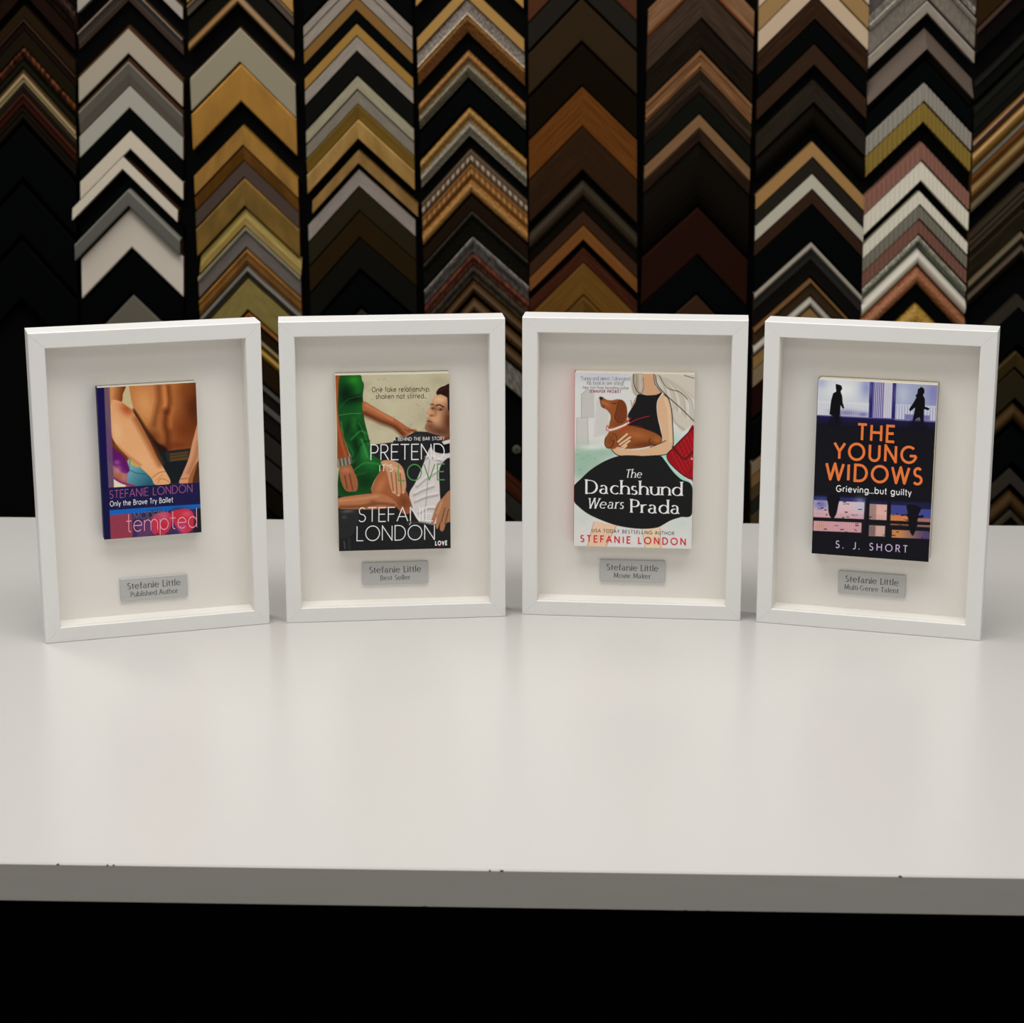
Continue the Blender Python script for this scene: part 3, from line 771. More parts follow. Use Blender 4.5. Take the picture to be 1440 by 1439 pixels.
    p.fill(ear, (112, 56, 28), 4); p.line([(412, 280), (398, 340), (386, 390), (405, 425), (440, 432)], (56, 28, 14), 4, .8)
    p.blob(290, 258, 13, 10, (14, 12, 12), 1); p.blob(286, 256, 9, 9, (14, 12, 12), 1)
    p.line([(296, 322), (316, 312), (300, 304)], (60, 32, 18), 4, .7); p.line([(366, 290), (384, 297), (398, 288)], (40, 22, 14), 5)
    p.line([(284, 262), (286, 296), (298, 322), (330, 338), (352, 366)], (70, 38, 20), 4, .7)
    p.line([(345, 480), (335, 452), (332, 490), (420, 470), (500, 400), (470, 420)], (176, 30, 40), 5, .9)
    p.line([(470, 450), (540, 410), (632, 384)], (170, 28, 38), 5); p.line([(480, 455), (560, 458), (610, 484)], (150, 26, 34), 4, .8); p.blob(458, 466, 34, 20, (176, 52, 30), .6, -20)
    for k in range(12):
        t = k / 11
        p.blob(352 + 132 * t, 488 - 56 * t - 8 * math.sin(PI * t) * -1, 8, 8, (238, 232, 226), 1)
    p.blob(480, 405, 8, 14, (236, 226, 222), .9)
    # fingers
    for a, b in (((412, 570), (474, 516)), ((424, 590), (496, 538)), ((440, 606), (492, 564)), ((452, 618), (470, 598))):
        p.line([a, b], (212, 176, 142), 15); p.line([(a[0] + 6, a[1] + 8), (b[0] + 3, b[1] + 9)], (70, 46, 34), 3, .8)
    # skirt
    sk = [(400, 678), (480, 668), (600, 672), (705, 668), (745, 705), (800, 780), (860, 838), (938, 888), (938, 1090), (860, 1112), (790, 1136), (740, 1165), (690, 1190), (600, 1200), (500, 1194), (400, 1176), (300, 1142), (200, 1096), (130, 1042), (98, 1000), (94, 902), (150, 838), (220, 772), (310, 715)]
    p.fill(sk, (26, 26, 27), 3)
    p.line([(430, 690), (350, 760)], (60, 58, 56), 4, .6); p.line([(670, 690), (720, 760)], (60, 58, 56), 4, .6)
    # bag
    bg = [(950, 460), (900, 510), (850, 560), (800, 615), (762, 660), (775, 712), (820, 765), (880, 815), (925, 834), (950, 822)]
    p.fill(bg, (150, 18, 26), 4)
    for k in range(8):
        p.line([(790 + k * 22, 640 - k * 22), (880 + k * 18, 800 - k * 20)], (196, 76, 78), 3, .7); p.line([(760 + k * 20, 670 + k * 20), (880 + k * 20, 540 + k * 20)], (110, 10, 18), 3, .7)
    p.line([(950, 462), (870, 540), (800, 615), (760, 662), (776, 716), (850, 790), (920, 834), (950, 826)], (30, 16, 16), 6)
    p.line([(800, 605), (880, 690), (940, 640)], (70, 24, 22), 14, .8); p.blob(936, 690, 8, 8, (230, 226, 220), .9)
    # legs
    p.poly([(245, 1150), (405, 1178), (328, 1345), (186, 1345)], (220, 186, 158), 6); p.poly([(592, 1200), (714, 1186), (722, 1348), (612, 1345)], (224, 196, 168), 6)
    p.line([(240, 1152), (190, 1340)], (130, 112, 100), 4, .7); p.line([(400, 1180), (318, 1345)], (130, 112, 100), 4, .7); p.line([(584, 1202), (608, 1345)], (130, 112, 100), 4, .7); p.line([(712, 1192), (720, 1345)], (130, 112, 100), 4, .7)
    p.fill(sk, (26, 26, 27), 3)
    p.grain(2)
    LB = (0, 1, .64, 1.08, -.32); LT = (0, 1, .68, 1.02, -.32)
    wh = (236, 234, 230)
    q = (104, 98, 102)
    p.text('"Funny and sweet... I devoured', 146, 128, 496, 129, 27, q, .12, FT, serif=True, thin=.06, lines=LT)
    p.text('this book in one sitting!"', 186, 160, 452, 161, 27, q, .12, FT, serif=True, thin=.06, lines=LT)
    p.text('-New York Times bestselling author', 156, 190, 486, 192, 19, (96, 90, 94), .13, FH_)
    p.text('JENNIFER PROBST', 206, 217, 430, 218, 18, (142, 40, 76), .22)
    p.text('The', 464, 829, 578, 829, 58, wh, .13, FB_, serif=True, thin=.05, shear=.22, lines=LB, wide=1.12)
    p.text('Dachshund', 180, 944, 870, 957, 93, wh, .145, FB_, serif=True, thin=.05, lines=LB, wide=1.3)
    p.text('Wears', 196, 1052, 450, 1055, 72, wh, .13, FB_, serif=True, thin=.05, shear=.22, lines=LB, wide=1.12)
    p.text('Prada', 502, 1082, 852, 1088, 92, wh, .145, FB_, serif=True, thin=.05, lines=LB, wide=1.34)
    p.text('USA TODAY BESTSELLING AUTHOR', 226, 1226, 815, 1243, 23, (70, 62, 60), .15)
    p.text('STEFANIE LONDON', 142, 1297, 898, 1314, 46, (198, 44, 54), .19)
    return p

# ---- black cover with two walking figures
def cover_night():
    p = Print(0.1249, 0.1925, [(98, 95), (945, 130), (888, 1390), (72, 1328)])
    BLK = (17, 17, 25)
    p.c[:] = BLK
    def Y(x, y): return y + (x - 100) * .041
    def quad(x0, x1, y0, y1, col, soft=3, **k):
        sh = lambda x, y: (x - (y - 95) * .03, Y(x, y))
        p.poly([sh(x0, y0), sh(x1, y0), sh(x1, y1), sh(x0, y1)], col, soft, **k)
    quad(80, 960, 80, 420, (36, 30, 96))
    quad(80, 462, 80, 350, (192, 196, 206)); p.blob(270, 170, 120, 80, (224, 228, 228), .8); p.blob(440, 150, 50, 90, (120, 128, 186), .7); p.blob(120, 120, 40, 40, (150, 156, 196), .6)
    quad(80, 462, 250, 350, (206, 208, 216), 16)
    for x in range(100, 462, 15): quad(x, x + 5, 262, 346, (158, 160, 188), 4, a=.5)
    p.blob(300, 335, 110, 26, (100, 98, 150), .7, 3); p.blob(420, 345, 40, 18, (90, 86, 156), .7)
    quad(490, 626, 80, 350, (196, 194, 206))
    for x in range(492, 560, 13): quad(x, x + 7, 85, 348, (74, 62, 136), 4)
    for x in range(566, 626, 14): quad(x, x + 4, 85, 348, (150, 146, 180), 4, a=.7)
    quad(652, 960, 80, 365, (148, 156, 188)); p.blob(700, 200, 60, 90, (182, 188, 208), .8); p.blob(920, 180, 50, 120, (120, 118, 176), .8)
    quad(652, 960, 246, 365, (192, 196, 210), 6)
    for x in range(655, 960, 20): quad(x, x + 7, 252, 362, (136, 136, 180), 4, a=.7)
    quad(720, 900, 316, 352, (88, 82, 146), 10, a=.7)
    quad(80, 960, 352, 358, (110, 106, 160), 3, a=.7); quad(80, 960, 360, 440, (26, 22, 62), 14); quad(80, 960, 400, 900, BLK, 50)
    fig = (11, 10, 15)
    p.fill([(222, 128), (240, 132), (262, 140), (268, 162), (256, 182), (268, 215), (272, 262), (284, 298), (276, 308), (258, 280), (254, 345), (236, 412), (224, 412), (214, 366), (208, 358), (180, 346), (190, 250), (204, 196), (226, 182), (222, 155)], fig, 3, curve=False)
    p.fill([(200, 350), (170, 420), (260, 420), (250, 340)], (12, 11, 20), 20, .7)
    p.fill([(806, 160), (830, 142), (850, 156), (853, 182), (842, 202), (856, 230), (856, 284), (890, 298), (882, 312), (850, 302), (848, 390), (834, 408), (818, 362), (794, 372), (768, 408), (772, 372), (786, 292), (750, 322), (744, 304), (778, 252), (796, 218), (788, 208), (802, 190)], fig, 3, curve=False)
    p.fill([(770, 380), (740, 440), (870, 450), (850, 390)], (14, 12, 22), 24, .6)
    # wet reflections
    quad(80, 470, 925, 960, (40, 44, 96), 16); quad(470, 960, 940, 985, (28, 30, 70), 20)
    quad(100, 460, 955, 1075, (208, 180, 188), 5, to=(206, 160, 168), axis=((0, 990), (0, 1090)))
    p.blob(130, 985, 60, 40, (96, 104, 170), .9); p.blob(400, 1000, 40, 60, (180, 186, 206), .8)
    quad(110, 446, 1098, 1170, (208, 156, 164), 5); p.blob(130, 1140, 40, 24, (196, 150, 120), .7)
    quad(496, 620, 965, 1075, (214, 168, 160), 5); quad(496, 545, 965, 1075, (120, 96, 90), 12, a=.6)
    quad(500, 612, 1115, 1190, (208, 168, 158), 5); quad(500, 545, 1115, 1190, (90, 74, 76), 14, a=.7)
    quad(646, 770, 965, 1100, (62, 66, 134), 5); quad(642, 775, 1035, 1105, (208, 128, 76), 14)
    quad(840, 935, 985, 1110, (64, 70, 140), 5); quad(838, 930, 1050, 1110, (168, 116, 96), 14)
    quad(660, 930, 1140, 1195, (196, 134, 80), 5, to=(78, 66, 110), axis=((690, 0), (860, 0)))
    for x in range(100, 940, 13): quad(x, x + 3, 1040, 1200, (70, 50, 60), 4, a=.30)
    for k in range(70):
        x, y = p.rng.uniform(90, 900), p.rng.uniform(960, 1230)
        p.line([(x, y), (x + p.rng.uniform(6, 26), y + p.rng.uniform(-2, 4))], BLK, p.rng.uniform(3, 8), .8)
    for x0, x1, y0, y1 in ((470, 496, 930, 1220), (622, 646, 930, 1230), (80, 960, 1076, 1098), (80, 480, 1172, 1230), (60, 960, 1215, 1240)): quad(x0, x1, y0, y1, BLK, 8)
    p.fill([(176, 925), (258, 925), (250, 990), (238, 1050), (212, 1086), (186, 1052), (180, 990)], (14, 13, 20), 6)
    p.fill([(735, 985), (830, 1005), (815, 1060), (850, 1060), (845, 1078), (808, 1085), (800, 1150), (775, 1205), (750, 1150), (738, 1070), (690, 1065), (700, 1055), (738, 1050)], (14, 13, 22), 6)
    p.grain(2.5)
    OR = (238, 116, 58)
    k = dict(vx=.03)
    p.text('THE', 380, 527, 640, 540, 112, OR, .165, vx=.03)
    p.text('YOUNG', 216, 660, 797, 690, 112, OR, .165, vx=.03)
    p.text('WIDOWS', 162, 806, 842, 842, 112, OR, .165, vx=.03)
    p.text('Grieving\u2026but guilty', 234, 893, 762, 921, 42, (226, 224, 228), .16, FH_, vx=.03)
    p.text('S. J. SHORT', 234, 1288, 738, 1324, 48, (194, 174, 208), .13, vx=.03, space=.5)
    return p

book(0, -0.0003, 0.1070, cover_back(), 0.013, (34, 30, 66), (34, 30, 66), 'small paperback with a bare back photo above navy and blue bands', (190, 180, 170))
book(1, -0.0003, 0.0784, cover_dress(), 0.016, (200, 192, 172), (60, 60, 60), 'paperback showing a green dress beside a man in a suit')
book(2, 0.0005, 0.0786, cover_dog(), 0.015, (186, 24, 36), (215, 205, 190), 'paperback with a drawn dachshund, a black skirt and a red spine')
book(3, -0.0004, 0.0821, cover_night(), 0.0195, (20, 20, 28), (20, 20, 28), 'black paperback with big orange title letters and two walking silhouettes')

# ------------------------------------------------------------------ name plates
PLATE = add_noise(material('brushed_silver_plate', (0.50, 0.50, 0.495), 0.42, 0.4, 0.15), 700, 0.05, 0.0, stretch=(0.03, 1, 1))
ENGR = material('engraved_grey', (0.085, 0.082, 0.08), 0.7, 0.1)
def plate(i, cx, z0, line2, label, dx2=0.0, l2=0.038):
    w, h, t = 0.0728, 0.0252, 0.0022
    r = empty('name_plate', in_frame(i, cx, BACK - 0.0003, z0), FRAMES[i][2])
    tag(r, label, 'name plate', 'name plates under the framed paperbacks')
    bm = bmesh.new(); box_bm(bm, -w / 2, w / 2, -t, 0, 0, h, 0.0004, 1)
    bm_obj('plate', bm, [PLATE], r)
    V, F = [], []
    for s, L, cap, zb, dx in (('Stefanie Little', 0.0575, 0.0068, 0.0133, 0.0), (line2, l2, 0.0053, 0.0047, dx2)):
        for q in lay_text(s, L, cap, .15, FT, serif=True, thin=.07, lines=(0, 1, .68, 1.02, -.32), wide=1.12):
            n = len(V)
            pts = [(a - L / 2 + dx, -t - 0.00006 - (len(F) % 40) * 2e-6, b + zb) for a, b in q]
            if sum(pts[j][0] * pts[(j + 1) % len(pts)][2] - pts[(j + 1) % len(pts)][0] * pts[j][2] for j in range(len(pts))) < 0: pts = pts[::-1]
            V += pts; F.append(tuple(range(n, n + len(pts))))
    mesh('lettering', V, F, [ENGR], r)
plate(0, -0.0008, 0.0332, 'Published Author', 'silver name plate lettered Published Author under the bare back paperback', 0.0, 0.051)
plate(1, 0.0001, 0.0352, 'Best Seller', 'silver name plate lettered Best Seller under the green dress paperback', 0.0, 0.033)
plate(2, 0.0003, 0.0348, 'Movie Maker', 'silver name plate lettered Movie Maker under the dachshund paperback', 0.0, 0.041)
plate(3, 0.0010, 0.0348, 'Multi-Genre Talent', 'silver name plate lettered Multi-Genre Talent under the black paperback', 0.0, 0.0585)
# ------------------------------------------------------------------ moulding corner samples on the wall
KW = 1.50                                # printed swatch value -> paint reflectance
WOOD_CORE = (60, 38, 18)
_light_gain = [1.0]
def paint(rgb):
    return tuple(float(v) for v in np.clip(lin(rgb) * KW * _light_gain[0], 0, 0.86))
FINISH = {'m': (0.6, 0.12), 'g': (0.34, 0.4), 'w': (0.6, 0.06), 's': (0.45, 0.4), 'b': (0.36, 0.4), 'l': (0.4, 0.3), 'd': (0.45, 0.3), 'o': (0.4, 0.5), 't': (0.5, 0.3)}
def sample_mat(rgb, tex, rgb2=None):
    key = 'moulding_%s_%d_%d_%d' % ((tex,) + tuple(rgb))
    if rgb2: key += '_%d_%d_%d' % tuple(rgb2)
    key += '_%d' % round(_light_gain[0] * 100)
    if key in _mats: return _mats[key]
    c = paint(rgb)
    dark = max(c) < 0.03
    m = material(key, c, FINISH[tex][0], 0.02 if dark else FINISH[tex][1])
    if tex in 'mg': return m
    nt = m.node_tree; b = nt.nodes['Principled BSDF']
    uv = nt.nodes.new('ShaderNodeUVMap'); uv.uv_map = 'along'
    mp = nt.nodes.new('ShaderNodeMapping'); nt.links.new(uv.outputs[0], mp.inputs[0])
    sc = {'w': (14, 260, 1), 's': (300, 300, 1), 'b': (30, 700, 1), 'l': (26, 26, 1), 'd': (1, 1, 1), 'o': (150, 110, 1), 't': (160, 160, 1)}[tex]
    mp.inputs['Scale'].default_value = sc
    mix = nt.nodes.new('ShaderNodeMix'); mix.data_type = 'RGBA'
    c2 = paint(rgb2) if rgb2 else tuple(v * (.55 if tex in 'wso' else .78) for v in c)
    mix.inputs[6].default_value = c2 + (1,)
    mix.inputs[7].default_value = tuple(min(.86, v * (1.0 if rgb2 else 1.18)) for v in c) + (1,)
    if tex == 'd':                        # dashes along the leg
        sx = nt.nodes.new('ShaderNodeSeparateXYZ'); nt.links.new(uv.outputs[0], sx.inputs[0])
        mu = nt.nodes.new('ShaderNodeMath'); mu.operation = 'MULTIPLY'; mu.inputs[1].default_value = 2 * PI * 78
        si = nt.nodes.new('ShaderNodeMath'); si.operation = 'SINE'
        mr = nt.nodes.new('ShaderNodeMapRange'); mr.inputs[1].default_value = -.3; mr.inputs[2].default_value = .3
        nt.links.new(sx.outputs[0], mu.inputs[0]); nt.links.new(mu.outputs[0], si.inputs[0]); nt.links.new(si.outputs[0], mr.inputs[0])
        nt.links.new(mr.outputs[0], mix.inputs[0])
    else:
        nz = nt.nodes.new('ShaderNodeTexNoise'); nz.inputs['Scale'].default_value = 1.0; nz.inputs['Detail'].default_value = 3
        nt.links.new(mp.outputs[0], nz.inputs['Vector'])
        mr = nt.nodes.new('ShaderNodeMapRange')
        mr.inputs[1].default_value, mr.inputs[2].default_value = ((.42, .58) if tex in 'so' else (.36, .64))
        nt.links.new(nz.outputs[0], mr.inputs[0]); nt.links.new(mr.outputs[0], mix.inputs[0])
        if tex in 'so':
            bp = nt.nodes.new('ShaderNodeBump'); bp.inputs['Strength'].default_value = .6; bp.inputs['Distance'].default_value = .003
            nt.links.new(nz.outputs[0], bp.inputs['Height']); nt.links.new(bp.outputs[0], b.inputs['Normal'])
    nt.links.new(mix.outputs[2], b.inputs['Base Color'])
    return m

# profiles: (position across the face, height off the wall in mm); a repeated position makes a step
F = [(0, 18), (1, 18)]
PROF = {
 'flat': [(0, 17), (.04, 18.5), (.96, 18.5), (1, 17)],
 'slope': [(0, 21), (.06, 22), (1, 13)],
 'rise': [(0, 13), (.94, 21), (1, 20)],
 'scoop': [(0, 22), (.10, 22.5), (.16, 21), (.35, 16), (.6, 12.5), (.85, 11), (1, 11)],
 'cushion': [(0, 10), (.06, 14), (.18, 18), (.34, 20.5), (.5, 21.5), (.66, 20.5), (.82, 18), (.94, 14), (1, 10)],
 'hang': [(0, 24), (.05, 25), (.95, 25), (1, 24)],
 'over': [(0, 33), (.06, 35), (.9, 32), (1, 31)],
 'brassr': [(0, 8), (.5, 17), (.85, 23), (1, 24)],
 'chamf': [(0, 11), (.13, 18.5), (.97, 18.5), (1, 17)],
 'chslope': [(0, 14), (.14, 22.5), (.2, 22.5), (1, 13)],
 'lip': [(0, 20), (.04, 22), (.2, 22), (.24, 17), (.95, 17), (1, 15)],
 'steps': [(0, 17), (.03, 20), (.22, 20), (.24, 17), (.48, 17.5), (.5, 19), (.74, 19), (.76, 15), (1, 15)],
 'roll': [(0, 12), (.08, 17), (.2, 20), (.34, 21), (.48, 20), (.6, 17), (.66, 14), (1, 13)],
 'two': [(0, 15), (.06, 19), (.16, 20.5), (.3, 20), (.44, 16), (.5, 15), (.56, 18), (.68, 19.5), (.82, 18), (.94, 14), (1, 13)],
 'box': [(0, 6), (.70, 24), (.72, 10), (1, 5)],
}
# style: description, profile, colour bands (end of band, colour), finish, extras
STY = {
 'rope_dark': ('dark brown moulding with copper flecked rope', 'roll', [(.55, (52, 30, 14)), (1, (24, 14, 8))], 'o', {'c2': (14, 9, 6), 'bead': 22}),
 'maroon': ('dull maroon brown moulding', 'flat', [(1, (24, 12, 8))], 'm', {}),
 'dkbrown': ('dark brown moulding', 'flat', [(1, (30, 20, 9))], 'm', {}),
 'maroonlip': ('dark maroon moulding with a lighter brown lip', 'lip', [(.22, (46, 30, 16)), (1, (26, 13, 10))], 'm', {}),
 'olivedk': ('plain dark olive moulding', 'flat', [(1, (21, 17, 8))], 'm', {}),
 'ropecopper': ('copper twisted rope moulding on dark brown', 'roll', [(.7, (110, 58, 26)), (1, (26, 17, 9))], 'o', {'c2': (26, 14, 8), 'bead': 26}),
 'champagneset': ('dark green moulding with a champagne band', 'steps', [(.42, (20, 20, 11)), (.58, (70, 48, 22)), (.95, (140, 122, 88)), (1, (60, 42, 20))], 'm', {}),
 'greybrown': ('grey brown moulding', 'slope', [(.85, (48, 40, 30)), (1, (72, 54, 38))], 'm', {}),
 'maroonline': ('dark maroon moulding with fine lines', 'steps', [(.1, (60, 34, 22)), (.74, (42, 16, 10)), (.78, (70, 40, 24)), (1, (34, 18, 10))], 'm', {}),
 'dkbrownline': ('dark brown moulding with a fine light line', 'steps', [(.1, (24, 18, 10)), (.74, (22, 16, 10)), (.8, (44, 34, 22)), (1, (14, 10, 6))], 'm', {}),
 'black': ('black moulding', 'flat', [(1, (3, 4, 4))], 'm', {}),
 'blacksatin': ('satin black moulding', 'flat', [(1, (12, 12, 10))], 'm', {}),
 'white': ('white moulding', 'chamf', [(.13, (64, 40, 22)), (1, (140, 132, 124))], 'm', {'core': 1}),
 'taupescoop': ('taupe scooped moulding with a pale lip', 'scoop', [(.05, (70, 44, 24)), (.16, (130, 120, 106)), (.72, (70, 62, 54)), (1, (52, 38, 30))], 'm', {'core': 1}),
 'warmwhite': ('wide warm white moulding with a brown outer edge', 'chamf', [(.13, (64, 40, 22)), (1, (144, 135, 118))], 'm', {'core': 1}),
 'greyscoop': ('grey scooped moulding with a brown outer edge', 'chslope', [(.14, (58, 36, 20)), (.2, (122, 118, 108)), (.6, (92, 87, 78)), (1, (84, 76, 68))], 'm', {'core': 1}),
 'softgrey': ('smooth pale grey moulding', 'flat', [(1, (142, 139, 128))], 'm', {}),
 'cream': ('cream white moulding', 'flat', [(1, (178, 167, 149))], 'm', {}),
 'creamcore': ('cream white moulding hung off centre with its brown side showing', 'hang', [(1, (182, 172, 156))], 'm', {'core': 1}),
 'greyscoop2': ('grey moulding overhanging the one below', 'over', [(.12, (120, 118, 110)), (1, (92, 90, 84))], 'm', {}),
 'whitecushion': ('wide white moulding in the shade of a grey one', 'flat', [(1, (184, 175, 162))], 'm', {'core': 1}),
 'greyflat': ('grey moulding half hidden by the frame below', 'flat', [(1, (88, 83, 73))], 'm', {}),
 'gold': ('plain gold moulding', 'flat', [(1, (140, 106, 52))], 'g', {}),
 'pewterlip': ('pewter moulding with a bronze lip', 'lip', [(.2, (104, 84, 56)), (1, (66, 54, 42))], 'g', {}),
 'blackgoldlip': ('black moulding with a gold inner lip', 'rise', [(.68, (10, 9, 6)), (.74, (64, 44, 16)), (.90, (122, 86, 34)), (1, (62, 42, 16))], 'g', {}),
 'silverwide': ('wide flat silver moulding', 'chamf', [(.05, (60, 42, 22)), (.09, (150, 140, 122)), (1, (124, 117, 98))], 'm', {'core': 1}),
 'goldwide': ('wide flat gold moulding', 'flat', [(.05, (160, 116, 52)), (1, (138, 98, 34))], 'l', {'c2': (126, 88, 30)}),
 'goldmid': ('mid width brown gold moulding', 'flat', [(1, (126, 90, 34))], 'l', {}),
 'bronze': ('narrow bronze moulding', 'slope', [(.1, (70, 42, 14)), (1, (108, 70, 24))], 'l', {}),
 'taupe': ('dark taupe moulding', 'flat', [(1, (62, 50, 43))], 'm', {}),
 'oldgold': ('wide old gold moulding with a lighter lip', 'flat', [(.07, (130, 96, 46)), (1, (96, 72, 24))], 'l', {}),
 'brass': ('brushed brass rounded moulding', 'brassr', [(.6, (140, 121, 66)), (1, (112, 92, 42))], 'b', {}),
 'pewter': ('pewter grey moulding with a shiny lip', 'lip', [(.10, (138, 124, 82)), (.2, (112, 106, 90)), (1, (88, 80, 74))], 'b', {}),
 'bronze2': ('bronze moulding with fine ridges', 'steps', [(.2, (128, 88, 36)), (1, (104, 66, 20))], 'l', {}),
 'pewterroll': ('dark pewter rounded moulding', 'roll', [(.5, (98, 94, 84)), (1, (54, 50, 40))], 'b', {}),
 'palebrass': ('very wide pale brass moulding', 'flat', [(1, (112, 98, 50))], 'b', {}),
 'bronzelip': ('narrow bronze moulding just above the gap between two frames', 'cushion', [(1, (118, 72, 24))], 'l', {}),
 'dkbrown2': ('blackish brown moulding low between two frames', 'flat', [(1, (16, 11, 6))], 'm', {}),
 'goldbead': ('bright gold moulding with a champagne lip', 'two', [(.26, (104, 90, 52)), (.44, (30, 24, 10)), (1, (148, 114, 38))], 'g', {}),
 'blacksilverlip': ('charcoal moulding with a silver lip', 'lip', [(.2, (72, 70, 62)), (1, (21, 20, 16))], 'm', {}),
 'charcoal': ('charcoal moulding', 'flat', [(1, (36, 34, 29))], 'm', {}),
 'silver': ('narrow silver moulding', 'flat', [(1, (122, 112, 102))], 'b', {}),
 'goldthin': ('narrow dark gold moulding', 'flat', [(1, (104, 72, 24))], 'g', {}),
 'goldthin2': ('narrow bright gold moulding', 'flat', [(1, (130, 97, 38))], 'g', {}),
 'silverpale': ('pale silver moulding', 'flat', [(.9, (130, 122, 100)), (1, (86, 78, 62))], 'b', {}),
 'silverdk': ('dull silver moulding', 'flat', [(1, (104, 96, 84))], 'b', {}),
 'olivegold': ('olive gold moulding', 'slope', [(1, (112, 88, 34))], 'g', {}),
 'goldleaf': ('patchy gold leaf moulding with a light edge', 'flat', [(.08, (166, 134, 78)), (1, (140, 110, 58))], 'l', {'c2': (118, 88, 40)}),
 'goldleaf2': ('narrow gold leaf moulding hung lower on the right', 'hang', [(1, (124, 94, 48))], 'l', {'c2': (104, 76, 36)}),
 'silverbrush': ('brushed silver moulding', 'flat', [(1, (128, 118, 110))], 'b', {'c2': (112, 103, 96)}),
 'oliveblack': ('blackish olive moulding', 'flat', [(1, (32, 27, 16))], 'm', {}),
 'umber': ('dark umber moulding', 'flat', [(1, (32, 22, 8))], 'm', {}),
 'blackolive': ('black olive moulding', 'flat', [(1, (14, 13, 9))], 'm', {}),
 'silverspeck': ('speckled silver moulding with a shiny inner lip', 'rise', [(.82, (112, 102, 92)), (1, (170, 150, 122))], 's', {'c2': (62, 54, 46)}),
 'bronzespeck': ('speckled bronze moulding with a light edge', 'slope', [(.2, (138, 94, 42)), (1, (104, 64, 24))], 's', {'c2': (66, 38, 14)}),
 'goldsilver': ('gold and silver double moulding', 'two', [(.2, (134, 90, 36)), (.36, (84, 52, 16)), (.46, (136, 98, 44)), (.62, (116, 108, 88)), (.8, (66, 58, 44)), (1, (98, 88, 70))], 's', {}),
 'goldsilver2': ('brighter gold and silver double moulding', 'two', [(.2, (144, 104, 42)), (.36, (98, 68, 22)), (.48, (146, 110, 50)), (.68, (122, 114, 100)), (.82, (84, 78, 62)), (1, (126, 118, 102))], 's', {}),
 'taupedash': ('taupe moulding with silver dashes', 'steps', [(.44, (82, 66, 48)), (.86, (150, 136, 116)), (1, (90, 66, 42))], 'd', {'c2': (80, 62, 44)}),
 'golddash': ('brown gold moulding with soft dashes', 'steps', [(.3, (112, 72, 26)), (.74, (146, 102, 48)), (1, (110, 66, 18))], 'd', {'c2': (104, 66, 24)}),
 'goldbright': ('bright gold moulding with dark pecks', 'cushion', [(.4, (152, 98, 38)), (.6, (150, 108, 50)), (1, (156, 112, 56))], 's', {'c2': (96, 64, 24)}),
 'maroondk': ('blackish maroon moulding', 'flat', [(1, (25, 15, 9))], 'm', {}),
 'oliveline': ('dark olive moulding with a dotted line', 'lip', [(.06, (52, 46, 32)), (1, (15, 14, 8))], 's', {}),
 'silverornate': ('carved silver moulding', 'slope', [(.35, (118, 112, 104)), (1, (102, 98, 92))], 'o', {'c2': (72, 68, 60), 'bead': 30}),
 'copperornate': ('carved copper moulding', 'roll', [(1, (102, 54, 36))], 'o', {'c2': (64, 32, 20), 'bead': 22}),
 'pewterornate': ('carved dark pewter moulding', 'roll', [(1, (64, 55, 44))], 'o', {'c2': (42, 34, 26), 'bead': 24}),
 'bronzedk': ('dark bronze moulding', 'cushion', [(1, (62, 42, 17))], 'g', {}),
 'bronzedk2': ('dull bronze moulding', 'cushion', [(1, (70, 50, 22))], 'g', {}),
 'silverfloral': ('wide silver moulding with floral relief', 'flat', [(1, (104, 100, 92))], 'o', {'c2': (76, 72, 64)}),
 'redbrown': ('red brown moulding', 'flat', [(1, (54, 24, 11))], 'w', {}),
 'terracotta': ('wide terracotta brown moulding', 'flat', [(1, (60, 30, 12))], 'm', {}),
 'slate': ('dark slate moulding', 'flat', [(1, (27, 24, 20))], 'm', {}),
 'olivebrown': ('wide olive brown moulding', 'flat', [(1, (38, 28, 15))], 'm', {}),
 'espresso': ('wide espresso black moulding', 'flat', [(1, (14, 8, 3))], 'm', {}),
 'amber': ('wide amber wood moulding', 'flat', [(1, (88, 50, 14))], 'w', {'c2': (72, 38, 9)}),
 'walnut': ('wide walnut moulding', 'flat', [(1, (40, 23, 9))], 'w', {'c2': (33, 18, 7)}),
 'olivecushion': ('rounded olive grey moulding fading to black', 'roll', [(.25, (42, 35, 24)), (.45, (38, 30, 20)), (.6, (22, 16, 9)), (1, (13, 9, 5))], 'm', {}),
 'brown': ('plain brown moulding', 'flat', [(1, (42, 23, 9))], 'm', {}),
 'orangewood': ('orange wood moulding', 'flat', [(1, (102, 63, 28))], 'w', {'c2': (92, 55, 22)}),
 'tanwood': ('wide tan wood moulding', 'flat', [(1, (92, 64, 23))], 'w', {'c2': (82, 54, 18)}),
 'tanwood2': ('tan wood moulding cut off by the frame below', 'flat', [(1, (84, 58, 20))], 'w', {}),
 'oakgrain': ('grained light oak moulding', 'flat', [(.86, (114, 84, 60)), (1, (92, 48, 20))], 'w', {'c2': (86, 58, 36)}),
 'barnwood': ('grey brown barn wood moulding', 'flat', [(1, (54, 42, 32))], 'w', {'c2': (38, 27, 19)}),
 'dkbarn': ('very dark barn wood moulding', 'flat', [(1, (22, 16, 10))], 'w', {}),
 'oaktwo': ('oak moulding with a fine groove', 'steps', [(.48, (112, 79, 52)), (.52, (60, 38, 24)), (.9, (116, 80, 50)), (1, (60, 38, 20))], 'w', {'c2': (92, 60, 34)}),
 'greybrownwood': ('dull grey brown wood moulding', 'slope', [(.3, (40, 32, 22)), (.6, (54, 42, 32)), (1, (40, 28, 20))], 'w', {}),
 'blackgreen': ('greenish black moulding', 'flat', [(1, (13, 13, 9))], 'm', {}),
